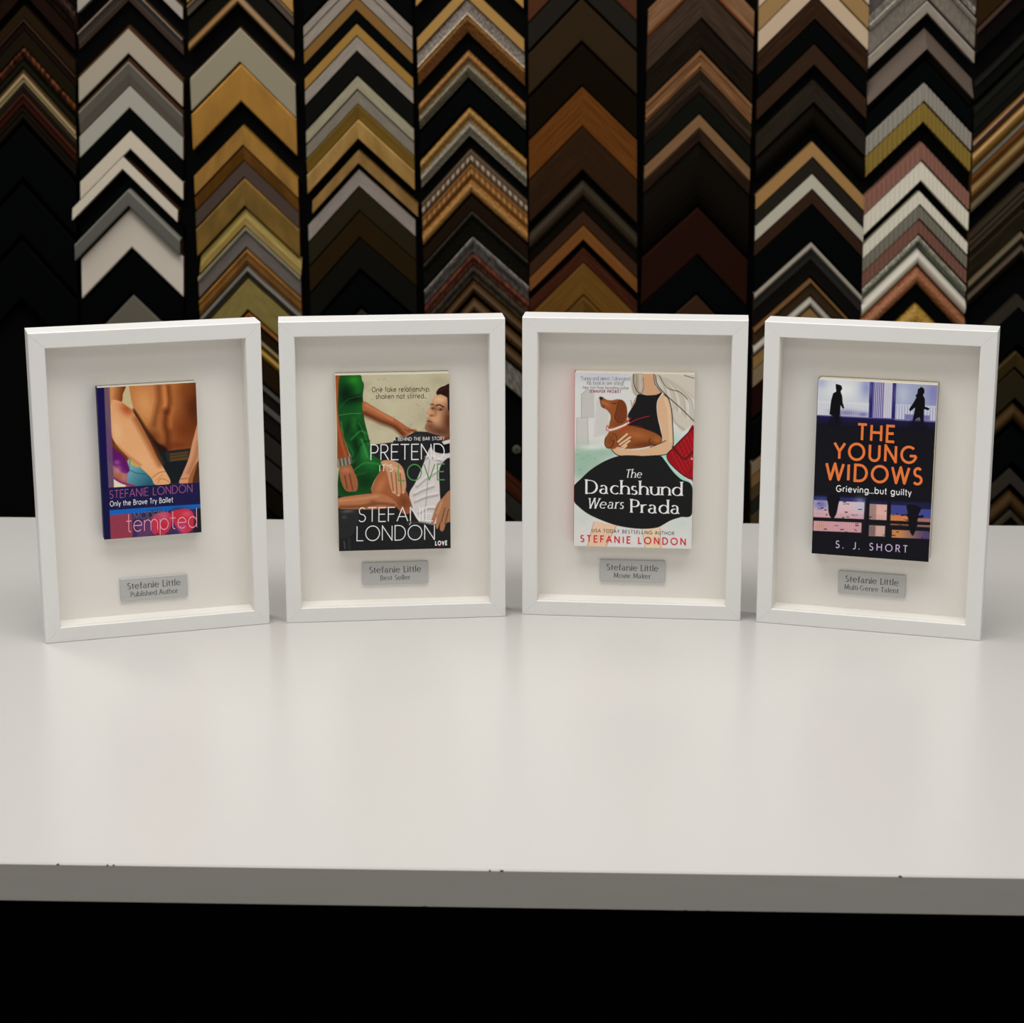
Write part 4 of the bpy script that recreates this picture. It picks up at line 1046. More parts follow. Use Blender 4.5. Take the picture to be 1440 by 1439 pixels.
 'tan': ('tan brown moulding', 'flat', [(1, (106, 80, 54))], 'w', {'c2': (98, 72, 48)}),
 'taupewood': ('dark taupe wood moulding', 'slope', [(1, (54, 38, 27))], 'w', {}),
 'blackbrown': ('very wide brownish black moulding', 'cushion', [(1, (11, 8, 5))], 'm', {}),
 'mahogany': ('wide dark mahogany moulding', 'flat', [(1, (29, 12, 7))], 'm', {}),
 'creamlight': ('pale cream moulding', 'flat', [(1, (162, 142, 122))], 'm', {}),
 'tanplain': ('light tan moulding', 'flat', [(1, (124, 98, 62))], 'm', {}),
 'creamlight2': ('bright cream moulding', 'flat', [(1, (160, 141, 118))], 'm', {}),
 'dkbrownwood': ('dark brown wood moulding', 'flat', [(1, (40, 24, 12))], 'w', {}),
 'brown2': ('dark chestnut moulding', 'flat', [(1, (38, 22, 9))], 'm', {}),
 'charcoalwood': ('charcoal wood moulding', 'flat', [(1, (34, 29, 22))], 'w', {'c2': (26, 22, 16)}),
 'tanbright': ('bright tan moulding', 'flat', [(1, (132, 100, 60))], 'm', {}),
 'charcoalwood2': ('dark charcoal moulding', 'flat', [(1, (29, 25, 20))], 'm', {}),
 'whiteplain': ('narrow white moulding', 'flat', [(1, (154, 149, 134))], 'm', {}),
 'silverlipblack': ('black scooped moulding with a silver lip', 'scoop', [(.16, (134, 127, 114)), (.5, (40, 38, 35)), (1, (14, 13, 11))], 'm', {}),
 'tanlip': ('dark brown moulding with a thin tan lip', 'lip', [(.2, (100, 70, 40)), (1, (44, 30, 13))], 'm', {}),
 'whitesoft': ('soft white moulding cut off by the frame below', 'cushion', [(1, (148, 142, 130))], 'm', {}),
 'tanplain2': ('tan moulding cut off by the frame below', 'flat', [(1, (114, 88, 50))], 'm', {}),
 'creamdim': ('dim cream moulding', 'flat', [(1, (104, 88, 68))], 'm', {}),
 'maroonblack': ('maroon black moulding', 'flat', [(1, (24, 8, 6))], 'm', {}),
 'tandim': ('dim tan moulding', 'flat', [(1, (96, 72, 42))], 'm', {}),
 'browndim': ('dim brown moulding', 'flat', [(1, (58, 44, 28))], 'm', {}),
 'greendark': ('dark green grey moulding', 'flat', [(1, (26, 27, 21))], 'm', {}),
 'mirrorold': ('dark silver moulding with bright ridges', 'steps', [(.75, (52, 46, 42)), (.86, (130, 124, 114)), (1, (96, 90, 82))], 'o', {}),
 'mottled': ('wide mottled silver moulding', 'lip', [(.05, (140, 134, 124)), (.20, (84, 78, 70)), (1, (98, 91, 82))], 't', {'c2': (82, 74, 66)}),
 'silverflat': ('narrow flat silver moulding with a shiny edge', 'flat', [(.14, (142, 134, 122)), (1, (114, 105, 94))], 'b', {}),
 'boxgrey': ('grey moulding sloping inward to black', 'box', [(.72, (80, 69, 61)), (1, (16, 14, 11))], 'm', {}),
 'ribsilver': ('ribbed silver moulding', 'flat', [(1, (122, 117, 108))], 'g', {'rib': 12}),
 'ribgold': ('ribbed gold moulding', 'flat', [(1, (112, 93, 38))], 'g', {'rib': 12}),
 'ribpink': ('ribbed rose pink moulding', 'flat', [(1, (116, 80, 68))], 'g', {'rib': 12}),
 'ribwhite': ('wide ribbed white moulding', 'flat', [(1, (176, 170, 155))], 'm', {'rib': 12, 'amp': 0.55}),
 'ribwhite2': ('narrow ribbed white moulding', 'flat', [(1, (176, 170, 155))], 'm', {'rib': 12, 'amp': 0.55}),
 'ribgrey': ('ribbed pewter grey moulding', 'flat', [(1, (100, 96, 84))], 'g', {'rib': 12}),
 'ribpink2': ('darker ribbed rose moulding', 'flat', [(1, (102, 69, 58))], 'g', {'rib': 12}),
 'beadsilver': ('crackled silver beaded moulding', 'roll', [(.6, (168, 164, 150)), (1, (74, 80, 66))], 's', {'c2': (92, 94, 82), 'bead': 34}),
 'whiteround': ('rounded white moulding', 'cushion', [(1, (176, 170, 157))], 'm', {}),
 'copperround': ('rounded hammered copper moulding', 'cushion', [(1, (140, 90, 58))], 's', {'c2': (106, 62, 36)}),
 'goldround': ('rounded bright gold moulding cut off by the frame below', 'cushion', [(1, (150, 114, 42))], 's', {}),
 'blackcopperlip': ('black moulding with a thin copper lip', 'lip', [(.16, (54, 36, 28)), (1, (9, 7, 6))], 'm', {}),
 'blackgreylip': ('black moulding with a dark grey lip', 'lip', [(.2, (24, 22, 19)), (1, (9, 9, 7))], 'm', {}),
 'blackgrey': ('black grey moulding with faint lines', 'steps', [(.2, (20, 20, 15)), (1, (15, 15, 12))], 'm', {}),
 'goldcopper': ('gold moulding with a copper edge', 'two', [(.16, (102, 68, 30)), (.50, (40, 20, 6)), (1, (134, 98, 42))], 'b', {}),
 'goldbands': ('banded bronze and gold moulding', 'two', [(.22, (50, 38, 14)), (.38, (92, 52, 14)), (.52, (66, 44, 12)), (.78, (98, 72, 28)), (1, (70, 44, 12))], 'b', {}),
 'champagnelip': ('thin champagne lipped moulding', 'flat', [(.6, (86, 76, 58)), (1, (56, 48, 32))], 'm', {}),
 'multilines': ('dark brown moulding with many fine lines', 'steps', [(.2, (42, 35, 24)), (.34, (30, 25, 17)), (.44, (54, 46, 34)), (.6, (32, 26, 18)), (.74, (46, 36, 26)), (1, (28, 20, 14))], 'm', {}),
 'olivedk2': ('dark olive brown moulding', 'slope', [(1, (35, 30, 19))], 'w', {}),
 'champlines': ('dark moulding with two champagne lines', 'two', [(.2, (78, 68, 50)), (.46, (28, 24, 16)), (.7, (64, 52, 42)), (1, (22, 19, 13))], 'm', {}),
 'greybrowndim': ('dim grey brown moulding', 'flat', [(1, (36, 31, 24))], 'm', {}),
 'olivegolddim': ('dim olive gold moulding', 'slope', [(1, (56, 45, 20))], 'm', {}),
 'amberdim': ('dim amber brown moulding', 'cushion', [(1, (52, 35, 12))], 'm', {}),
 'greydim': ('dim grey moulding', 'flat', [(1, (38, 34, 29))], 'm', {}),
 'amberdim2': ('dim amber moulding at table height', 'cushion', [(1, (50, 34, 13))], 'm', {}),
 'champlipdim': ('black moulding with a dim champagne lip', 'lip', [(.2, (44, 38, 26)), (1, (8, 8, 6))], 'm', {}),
}
# column, finish, then x and z in mm of apex outer, apex inner, left end outer, left end inner, right end outer, right end inner
CORNERS = [
 (0,'rope_dark',-830.2,1625.8,-832.1,1592.9,-929.6,1525.4,-931.4,1492.5,-749.7,1533.6,-751.2,1500.0),
 (0,'maroon',-832.6,1590.6,-834.3,1562.3,-931.5,1490.6,-933.1,1462.2,-751.3,1497.1,-752.6,1468.2),
 (0,'dkbrown',-835.9,1544.5,-837.1,1523.7,-934.1,1445.0,-935.3,1424.2,-753.4,1449.5,-754.3,1428.2),
 (0,'maroonlip',-837.5,1522.0,-838.5,1504.6,-935.3,1422.7,-936.3,1405.3,-754.4,1426.1,-755.2,1408.4),
 (0,'olivedk',-838.8,1503.0,-840.4,1476.1,-936.4,1403.9,-937.9,1377.0,-755.2,1406.4,-756.5,1379.0),
 (0,'ropecopper',-840.8,1474.3,-842.1,1453.3,-937.9,1375.5,-939.1,1354.5,-756.5,1376.8,-757.5,1355.3),
 (0,'champagneset',-842.4,1451.5,-844.7,1413.8,-939.2,1353.0,-941.3,1315.2,-757.6,1353.2,-759.3,1314.6),
 (0,'greybrown',-845.2,1411.8,-846.1,1397.8,-941.4,1313.8,-942.2,1299.7,-759.4,1312.1,-760.0,1297.8),
 (0,'maroonline',-846.3,1396.1,-847.7,1373.7,-942.2,1298.2,-943.5,1275.7,-760.1,1295.9,-761.1,1272.9),
 (0,'dkbrownline',-848.0,1371.9,-849.3,1351.2,-943.6,1274.3,-944.7,1253.6,-761.2,1270.8,-762.1,1249.7),
 (0,'black',-850.2,1341.5,-855.5,1250.8,-945.2,1244.2,-950.3,1153.4,-762.5,1239.3,-766.6,1146.6),
 (0,'black',-857.3,1240.9,-862.5,1151.4,-950.8,1144.8,-955.8,1055.2,-767.1,1135.2,-771.0,1043.7),
 (0,'black',-864.3,1141.4,-870.4,1038.0,-956.2,1046.4,-962.0,942.9,-771.6,1032.1,-776.1,926.4),
 (1,'white',-655.1,1636.2,-656.2,1612.8,-743.8,1554.9,-744.7,1531.4,-564.0,1543.3,-564.8,1519.7),
 (1,'taupescoop',-656.6,1581.1,-657.9,1552.7,-745.9,1498.6,-746.9,1470.1,-566.0,1488.8,-567.1,1460.2),
 (1,'warmwhite',-658.6,1511.2,-660.8,1463.4,-748.4,1427.1,-750.2,1379.2,-568.6,1419.7,-570.4,1371.6),
 (1,'greyscoop',-660.1,1456.2,-662.3,1410.4,-750.5,1371.0,-752.2,1324.9,-570.6,1365.3,-572.4,1319.2),
 (1,'softgrey',-661.4,1408.1,-663.1,1371.4,-752.3,1321.8,-753.6,1284.9,-572.4,1317.8,-573.8,1280.8),
 (1,'black',-662.5,1369.3,-664.2,1333.7,-753.7,1282.2,-755.0,1246.4,-573.8,1279.4,-575.2,1243.5),
 (1,'cream',-663.5,1331.6,-665.1,1300.6,-755.1,1243.6,-756.4,1212.4,-575.2,1242.1,-576.6,1210.9),
 (1,'creamcore',-677.1,1287.6,-678.8,1266.6,-769.3,1198.4,-771.2,1176.7,-585.3,1194.5,-586.7,1173.4),
 (1,'black',-665.7,1251.9,-666.6,1235.0,-758.0,1162.0,-758.7,1145.1,-578.2,1163.3,-578.9,1146.3),
 (1,'greyscoop2',-668.1,1232.1,-669.6,1203.7,-766.4,1136.3,-768.0,1107.2,-581.7,1144.7,-583.0,1116.2),
 (1,'whitecushion',-667.2,1199.9,-670.4,1128.8,-760.0,1108.9,-762.5,1037.5,-580.1,1111.9,-582.8,1040.3),
 (1,'black',-669.4,1120.0,-672.5,1050.6,-762.9,1027.1,-765.4,957.5,-583.1,1032.9,-585.7,963.0),
 (1,'greyflat',-671.5,1044.2,-675.0,967.7,-765.7,949.6,-768.5,872.8,-585.9,958.0,-588.8,881.0),
 (2,'gold',-467.3,1666.5,-468.6,1628.4,-556.3,1585.4,-556.2,1547.7,-375.2,1568.7,-375.1,1530.0),
 (2,'pewterlip',-467.3,1625.6,-467.9,1606.8,-556.2,1543.6,-556.2,1525.1,-375.1,1528.6,-375.1,1509.5),
 (2,'blackgoldlip',-467.3,1599.8,-469.0,1547.8,-556.2,1517.3,-556.0,1466.0,-375.0,1503.2,-375.0,1450.5),
 (2,'silverwide',-467.3,1508.7,-469.4,1448.8,-555.9,1424.4,-555.7,1365.3,-374.8,1413.8,-374.7,1353.0),
 (2,'goldwide',-467.4,1445.3,-469.4,1382.5,-555.8,1359.7,-555.5,1297.8,-374.7,1351.6,-374.6,1288.0),
 (2,'goldmid',-467.4,1341.2,-468.6,1307.2,-555.5,1253.6,-555.4,1220.0,-374.5,1249.5,-374.4,1214.9),
 (2,'bronze',-467.4,1304.6,-468.2,1281.6,-555.4,1216.2,-555.3,1193.6,-374.4,1213.5,-374.4,1190.2),
 (2,'taupe',-467.4,1279.4,-468.4,1252.2,-555.4,1190.6,-555.2,1163.8,-374.3,1188.8,-374.3,1161.2),
 (2,'oldgold',-467.4,1249.9,-469.0,1201.5,-555.3,1160.5,-555.1,1112.8,-374.3,1159.8,-374.2,1110.8),
 (2,'brass',-467.5,1198.5,-468.4,1169.7,-549.9,1113.5,-551.1,1083.8,-371.7,1107.1,-372.5,1078.7),
 (2,'pewter',-467.5,1167.4,-468.8,1128.7,-555.1,1076.3,-554.9,1038.3,-374.1,1078.8,-374.0,1039.8),
 (2,'bronze2',-467.5,1126.1,-468.4,1098.8,-555.0,1034.2,-554.9,1007.4,-374.0,1038.3,-374.0,1010.8),
 (2,'pewterroll',-467.5,1096.6,-468.2,1075.3,-554.9,1004.1,-554.8,983.2,-373.9,1009.3,-373.9,987.9),
 (2,'palebrass',-467.5,1073.2,-469.3,1018.0,-554.8,980.3,-554.6,926.0,-373.9,986.4,-373.8,930.6),
 (2,'bronzelip',-467.5,1014.9,-467.9,1002.6,-554.7,920.9,-554.6,908.9,-373.8,929.2,-373.7,916.8),
 (2,'dkbrown',-467.5,1000.9,-468.1,983.6,-554.7,906.6,-554.6,889.7,-373.7,915.4,-373.7,898.0),
 (2,'goldbead',-467.5,981.7,-468.6,948.4,-554.6,887.1,-554.5,854.3,-373.7,896.6,-373.6,863.0),
 (2,'dkbrown',-467.6,944.5,-468.8,907.1,-554.5,849.2,-554.4,812.4,-373.6,860.1,-373.6,822.4),
 (2,'blacksilverlip',-467.6,899.4,-468.5,869.6,-554.4,803.2,-554.3,773.9,-373.5,815.8,-373.5,785.8),
 (2,'blacksilverlip',-467.6,867.0,-469.1,818.8,-554.3,770.2,-554.1,722.8,-373.4,784.0,-373.4,735.5),
 (2,'charcoal',-467.6,812.2,-468.9,771.6,-554.4,714.1,-556.0,672.2,-373.5,730.5,-374.5,690.4),
 (2,'charcoal',-467.6,765.0,-468.9,724.1,-556.3,663.7,-557.9,621.5,-374.6,685.2,-375.7,644.8),
 (2,'dkbrown2',-468.0,716.1,-469.3,673.6,-558.2,612.0,-559.8,568.9,-375.8,637.8,-376.9,594.8),
 (2,'black',-469.5,668.3,-471.8,593.2,-560.0,563.5,-562.8,487.5,-377.1,589.4,-379.0,513.6),
 (3,'black',-265.9,1664.0,-267.1,1602.0,-357.8,1574.9,-357.8,1512.6,-171.5,1571.5,-171.2,1509.1),
 (3,'silver',-266.1,1598.5,-266.4,1582.5,-357.8,1507.9,-357.8,1491.8,-171.2,1506.6,-171.1,1490.5),
 (3,'silver',-266.2,1580.8,-266.6,1559.5,-357.8,1489.9,-357.8,1468.5,-171.1,1489.1,-171.0,1467.7),
 (3,'goldthin',-266.2,1557.8,-266.7,1536.5,-357.8,1466.3,-357.8,1444.9,-171.0,1466.3,-170.9,1444.8),
 (3,'black',-266.3,1534.7,-266.7,1514.5,-357.8,1442.7,-357.8,1422.5,-170.9,1443.4,-170.8,1423.1),
 (3,'goldthin2',-266.4,1512.7,-266.7,1493.6,-357.8,1420.3,-357.8,1401.1,-170.8,1421.6,-170.8,1402.3),
 (3,'silver',-266.4,1491.8,-266.9,1467.9,-357.8,1399.0,-357.8,1375.0,-170.8,1400.9,-170.7,1376.9),
 (3,'blacksatin',-266.5,1465.5,-267.2,1427.1,-357.8,1372.1,-357.8,1333.5,-170.6,1374.9,-170.5,1336.2),
 (3,'silverpale',-266.6,1424.7,-267.1,1402.3,-357.8,1330.4,-357.8,1307.9,-170.5,1334.4,-170.4,1311.9),
 (3,'silverdk',-266.7,1400.6,-267.1,1378.1,-357.8,1305.8,-357.8,1283.2,-170.4,1310.5,-170.3,1287.9),
 (3,'olivegold',-266.8,1376.4,-267.2,1352.6,-357.9,1281.0,-357.8,1257.2,-170.3,1286.5,-170.2,1262.7),
 (3,'goldleaf',-266.8,1350.8,-267.5,1317.9,-357.9,1255.0,-357.8,1221.9,-170.2,1261.3,-170.0,1228.2),
 (3,'goldleaf2',-267.0,1298.3,-267.4,1276.2,-348.9,1210.9,-349.5,1188.2,-164.4,1204.1,-164.6,1182.3),
 (3,'silverbrush',-267.1,1265.2,-267.6,1236.2,-357.9,1167.5,-357.8,1138.4,-169.8,1176.4,-169.7,1147.3),
 (3,'oliveblack',-267.2,1234.3,-268.0,1193.6,-357.9,1136.0,-357.8,1095.1,-169.7,1145.9,-169.5,1104.9),
 (3,'umber',-267.3,1191.5,-268.1,1146.8,-357.9,1092.3,-357.8,1047.5,-169.5,1103.5,-169.3,1058.6),
 (3,'blackolive',-267.4,1144.8,-268.4,1090.8,-357.9,1044.5,-357.8,990.4,-169.3,1057.2,-169.1,1003.0),
 (3,'black',-267.6,1083.2,-268.7,1024.9,-357.9,981.7,-357.8,923.3,-169.1,996.2,-168.9,937.8),
 (3,'charcoal',-267.8,1018.6,-268.6,973.9,-357.9,915.7,-357.8,870.9,-168.8,932.3,-168.6,887.4),
 (3,'black',-267.9,966.2,-269.0,909.6,-357.9,862.3,-357.8,805.6,-168.6,880.4,-168.4,823.6),
 (4,'gold',-77.8,1648.7,-78.0,1630.0,-164.2,1560.1,-163.9,1541.6,19.8,1557.2,20.2,1538.2),
 (4,'gold',-76.6,1578.3,-76.8,1555.9,-162.9,1488.8,-162.5,1466.6,21.2,1487.3,21.7,1464.5),
 (4,'silverspeck',-76.2,1553.5,-76.3,1527.4,-162.5,1463.6,-162.0,1437.9,21.7,1462.6,22.2,1436.1),
 (4,'bronzespeck',-75.7,1525.0,-75.8,1498.9,-161.9,1434.8,-161.5,1408.9,22.3,1434.3,22.8,1407.8),
 (4,'goldsilver',-74.7,1467.8,-75.0,1423.4,-160.9,1376.8,-160.1,1332.9,23.4,1377.5,24.3,1332.4),
 (4,'black',-73.8,1416.1,-74.0,1377.4,-159.9,1324.5,-159.2,1286.2,24.4,1326.1,25.2,1286.9),
 (4,'goldsilver2',-73.0,1371.4,-73.3,1323.9,-159.1,1279.1,-158.2,1232.2,25.3,1281.7,26.2,1233.5),
 (4,'taupedash',-71.8,1299.4,-71.9,1276.8,-157.8,1206.2,-157.3,1183.9,26.7,1210.2,27.2,1187.2),
 (4,'golddash',-71.3,1274.9,-71.5,1252.2,-157.3,1181.4,-156.9,1158.9,27.2,1185.8,27.6,1162.7),
 (4,'goldbright',-70.9,1250.2,-71.1,1223.1,-156.9,1156.4,-156.3,1129.6,27.7,1161.3,28.2,1133.8),
 (4,'maroondk',-70.4,1219.3,-70.5,1194.0,-156.3,1125.1,-155.8,1100.1,28.3,1130.6,28.8,1104.9),
 (4,'oliveline',-69.9,1192.0,-70.1,1149.6,-155.8,1097.4,-155.0,1055.6,28.8,1103.5,29.6,1060.5),
 (4,'silverornate',-69.1,1147.1,-69.3,1120.9,-154.9,1052.0,-154.4,1026.1,29.7,1058.9,30.2,1032.3),
 (4,'copperornate',-68.6,1118.9,-68.7,1099.4,-154.4,1023.4,-154.0,1004.1,30.2,1030.9,30.6,1011.1),
 (4,'pewterornate',-68.3,1097.5,-68.4,1074.2,-154.0,1001.7,-153.6,978.7,30.6,1009.7,31.1,986.0),
 (4,'bronzedk',-67.8,1070.4,-67.9,1046.4,-153.5,974.3,-153.1,950.5,31.2,982.7,31.7,958.3),
 (4,'bronzedk2',-67.2,1038.8,-67.4,1012.0,-152.9,942.2,-152.4,915.8,31.8,951.2,32.3,924.2),
 (4,'bronzedk',-66.7,1005.7,-66.8,978.9,-152.3,908.7,-151.8,882.2,32.4,918.4,33.0,891.2),
 (4,'silverfloral',-66.1,973.7,-66.3,930.1,-151.7,876.3,-150.9,833.2,33.1,886.7,33.9,842.4),
 (4,'redbrown',-62.4,763.4,-62.6,730.4,-149.4,661.3,-149.8,627.7,36.2,678.6,36.3,645.7),
 (4,'charcoal',-61.8,726.4,-62.0,686.6,-149.8,622.6,-150.3,582.3,36.3,642.4,36.3,602.2),
 (5,'terracotta',118.3,1669.6,118.8,1607.6,28.4,1576.2,28.8,1514.7,213.4,1580.8,214.4,1517.7),
 (5,'slate',119.2,1605.2,119.6,1560.5,28.8,1511.9,29.1,1467.5,214.4,1515.8,215.2,1470.1),
 (5,'olivebrown',120.0,1554.6,120.5,1484.4,29.1,1461.2,29.5,1391.6,215.3,1464.5,216.5,1393.0),
 (5,'espresso',121.1,1478.4,121.6,1408.8,29.6,1385.1,30.0,1315.9,216.6,1387.5,217.7,1316.5),
 (5,'amber',122.2,1406.3,122.7,1339.1,30.0,1313.0,30.4,1246.2,217.8,1314.5,218.9,1246.0),
 (5,'walnut',123.2,1337.2,123.7,1263.7,30.4,1243.9,30.9,1170.9,218.9,1244.6,220.1,1169.7),
 (5,'olivecushion',124.5,1245.2,124.9,1193.7,31.0,1151.9,31.3,1100.8,220.4,1151.5,221.3,1099.0),
 (5,'brown',125.3,1191.9,125.5,1168.6,31.3,1098.7,31.5,1075.5,221.3,1097.6,221.7,1073.8),
 (5,'orangewood',125.7,1167.0,125.9,1142.0,31.5,1073.8,31.6,1049.0,221.7,1072.4,222.2,1046.9),
 (5,'redbrown',126.3,1127.0,126.4,1102.8,31.7,1033.8,31.8,1009.8,222.4,1031.9,222.8,1007.2),
 (5,'tanwood',126.6,1101.2,127.1,1044.2,31.9,1008.0,32.2,951.5,222.8,1005.8,223.8,947.8),
 (5,'tanwood2',127.5,1042.4,128.0,973.6,32.2,949.3,32.6,881.0,223.8,946.4,225.0,876.2),
 (6,'oakgrain',324.3,1626.2,325.3,1580.4,234.6,1536.0,234.1,1489.5,416.4,1534.1,416.4,1488.9),
 (6,'barnwood',324.6,1578.0,325.9,1522.4,234.1,1487.9,233.5,1431.3,416.4,1485.8,416.4,1430.9),
 (6,'dkbarn',324.9,1520.0,326.0,1470.9,233.5,1429.9,233.0,1380.1,416.4,1427.6,416.4,1379.3),
 (6,'oaktwo',325.2,1468.7,326.0,1432.3,233.0,1378.7,232.6,1341.7,416.4,1376.2,416.4,1340.3),
 (6,'greybrownwood',325.4,1430.3,326.1,1397.3,232.6,1340.3,232.2,1306.8,416.4,1337.7,416.4,1305.2),
 (6,'blackgreen',325.6,1395.3,326.3,1361.4,232.2,1305.4,231.8,1271.0,416.4,1302.6,416.4,1269.2),
 (6,'tan',325.8,1359.0,326.3,1336.4,231.8,1269.1,231.6,1246.2,416.4,1266.2,416.4,1244.0),
 (6,'taupewood',325.9,1334.6,326.4,1313.2,231.5,1244.8,231.3,1223.0,416.4,1241.8,416.4,1220.7),
 (6,'blackbrown',326.1,1311.4,328.4,1202.9,231.3,1221.6,230.2,1111.8,416.4,1218.5,416.3,1111.7),
 (6,'mahogany',326.7,1198.0,328.5,1115.6,230.1,1108.5,229.2,1025.2,416.3,1104.9,416.3,1023.8),
 (6,'black',327.1,1113.0,328.5,1047.4,229.2,1023.8,228.5,957.4,416.3,1019.7,416.3,955.1),
 (6,'brown',327.5,1043.6,329.0,973.5,228.5,954.6,227.8,883.8,416.3,950.2,416.3,881.1),
 (7,'creamlight',517.6,1664.7,518.7,1635.0,423.5,1569.3,423.8,1539.5,612.3,1572.5,612.7,1543.2),
 (7,'tanplain',518.2,1633.1,519.6,1595.3,423.8,1538.1,424.3,1499.9,612.8,1540.7,613.4,1503.3),
 (7,'creamlight2',518.9,1593.2,520.2,1559.2,424.3,1498.5,424.7,1464.2,613.4,1500.6,613.9,1466.9),
 (7,'dkbrownwood',519.6,1557.2,520.9,1520.7,424.7,1462.8,425.2,1426.0,614.0,1464.4,614.6,1428.2),
 (7,'black',520.4,1518.7,521.7,1480.6,425.2,1424.6,425.7,1386.1,614.6,1425.6,615.2,1387.8),
 (7,'brown2',521.1,1478.2,522.4,1443.4,425.7,1384.4,426.1,1349.3,615.3,1384.8,615.8,1350.4),
 (7,'charcoalwood',522.3,1418.1,523.7,1379.7,426.4,1324.8,426.9,1286.1,616.2,1324.3,616.8,1286.3),
 (7,'blackbrown',523.0,1377.6,524.5,1335.7,426.9,1284.7,427.4,1242.4,616.9,1283.6,617.5,1242.1),
 (7,'tanbright',524.3,1311.3,525.2,1286.1,427.7,1218.8,428.0,1193.5,617.9,1216.7,618.3,1191.8),
 (7,'charcoalwood2',524.8,1284.3,525.8,1257.8,428.0,1192.1,428.3,1165.5,618.4,1189.6,618.8,1163.4),
 (7,'whiteplain',525.3,1256.0,526.3,1230.6,428.3,1164.1,428.6,1138.5,618.8,1161.1,619.2,1136.0),
 (7,'brown2',525.9,1228.8,526.7,1204.6,428.6,1137.1,428.9,1112.7,619.3,1133.8,619.6,1109.8),
 (7,'black',526.4,1202.8,528.5,1140.5,428.9,1111.3,429.7,1048.6,619.7,1107.6,620.6,1045.9),
 (7,'silverlipblack',527.6,1136.7,529.7,1077.6,429.7,1045.8,430.5,986.4,620.7,1041.1,621.6,982.6),
 (7,'tanlip',528.8,1072.5,529.9,1043.4,430.5,982.2,430.9,952.9,621.8,976.5,622.2,947.6),
 (7,'whitesoft',529.4,1041.5,530.2,1021.6,430.9,951.5,431.1,931.5,622.3,945.3,622.6,925.6),
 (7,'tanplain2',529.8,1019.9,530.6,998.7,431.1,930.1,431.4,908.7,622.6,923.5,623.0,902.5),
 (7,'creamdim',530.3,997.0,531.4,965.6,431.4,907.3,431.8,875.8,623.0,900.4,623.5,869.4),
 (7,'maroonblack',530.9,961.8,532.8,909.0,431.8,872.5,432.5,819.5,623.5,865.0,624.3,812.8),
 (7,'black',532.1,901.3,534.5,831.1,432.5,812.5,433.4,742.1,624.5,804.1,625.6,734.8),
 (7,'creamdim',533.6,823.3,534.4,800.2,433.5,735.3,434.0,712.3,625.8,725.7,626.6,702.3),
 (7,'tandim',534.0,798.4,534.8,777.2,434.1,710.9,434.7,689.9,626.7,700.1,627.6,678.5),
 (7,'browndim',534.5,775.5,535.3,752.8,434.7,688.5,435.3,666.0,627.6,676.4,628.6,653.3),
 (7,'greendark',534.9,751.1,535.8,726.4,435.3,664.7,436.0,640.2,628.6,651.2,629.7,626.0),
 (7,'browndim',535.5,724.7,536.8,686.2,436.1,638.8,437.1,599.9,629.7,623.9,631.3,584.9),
 (8,'mirrorold',711.3,1663.4,714.0,1608.4,613.6,1570.1,614.5,1512.8,796.0,1579.3,796.8,1526.0),
 (8,'mottled',711.8,1604.9,714.4,1554.0,614.4,1511.3,615.2,1458.3,797.0,1520.0,797.8,1470.8),
 (8,'silverflat',712.3,1550.6,713.3,1530.5,615.2,1456.8,615.5,1435.9,797.9,1465.1,798.2,1445.5),
 (8,'boxgrey',712.7,1504.3,715.0,1456.5,615.8,1410.3,616.5,1360.6,798.7,1418.2,799.4,1371.8),
 (8,'black',713.2,1451.7,714.9,1416.8,616.5,1357.5,617.0,1321.2,799.6,1364.9,800.2,1331.0),
 (8,'ribsilver',713.5,1413.2,715.1,1381.9,617.0,1318.9,617.5,1286.3,800.3,1325.9,800.8,1295.6),
 (8,'ribgold',713.8,1379.3,715.4,1345.9,617.5,1284.9,618.0,1250.1,800.9,1291.6,801.4,1259.2),
 (8,'ribpink',714.4,1311.1,716.0,1280.7,618.4,1216.4,618.9,1184.6,802.1,1222.5,802.6,1193.0),
 (8,'ribwhite',714.7,1278.0,716.3,1244.8,618.9,1183.2,619.4,1148.6,802.7,1189.0,803.2,1156.7),
 (8,'ribwhite2',715.2,1225.6,716.3,1203.7,619.6,1130.6,620.0,1107.7,803.6,1135.9,803.9,1114.7),
 (8,'ribgrey',715.4,1201.4,716.6,1178.9,619.9,1106.3,620.3,1082.8,804.0,1111.4,804.4,1089.5),
 (8,'ribpink2',715.6,1176.6,716.9,1152.7,620.3,1081.3,620.7,1056.5,804.4,1086.2,804.8,1063.1),
 (8,'beadsilver',715.9,1150.3,717.0,1128.8,620.6,1055.0,621.0,1032.6,804.9,1059.6,805.2,1038.8),
 (8,'whiteround',716.1,1126.5,717.6,1097.7,621.0,1031.1,621.4,1001.0,805.3,1035.5,805.8,1007.5),
 (8,'copperround',716.4,1095.1,718.0,1061.3,621.4,999.6,621.9,964.3,805.9,1003.6,806.4,970.8),
 (8,'black',716.7,1058.5,717.8,1034.4,621.9,962.8,622.2,937.7,806.5,966.5,806.9,943.1),
 (8,'goldround',716.9,1031.9,719.2,983.4,622.2,936.1,623.0,885.7,807.0,939.5,807.7,892.5),
 (9,'umber',891.2,1669.1,895.4,1601.3,798.7,1575.3,800.2,1505.0,988.4,1571.4,988.7,1507.6),
 (9,'blackcopperlip',892.1,1596.5,894.8,1551.7,800.1,1503.5,801.1,1456.9,989.0,1499.2,989.2,1457.0),
 (9,'blackgreylip',893.2,1504.2,895.1,1473.1,801.8,1412.0,802.5,1379.8,989.8,1407.3,989.9,1378.1),
 (9,'blackgrey',893.7,1461.2,896.8,1410.6,802.6,1369.4,803.7,1317.0,990.1,1364.5,990.4,1317.0),
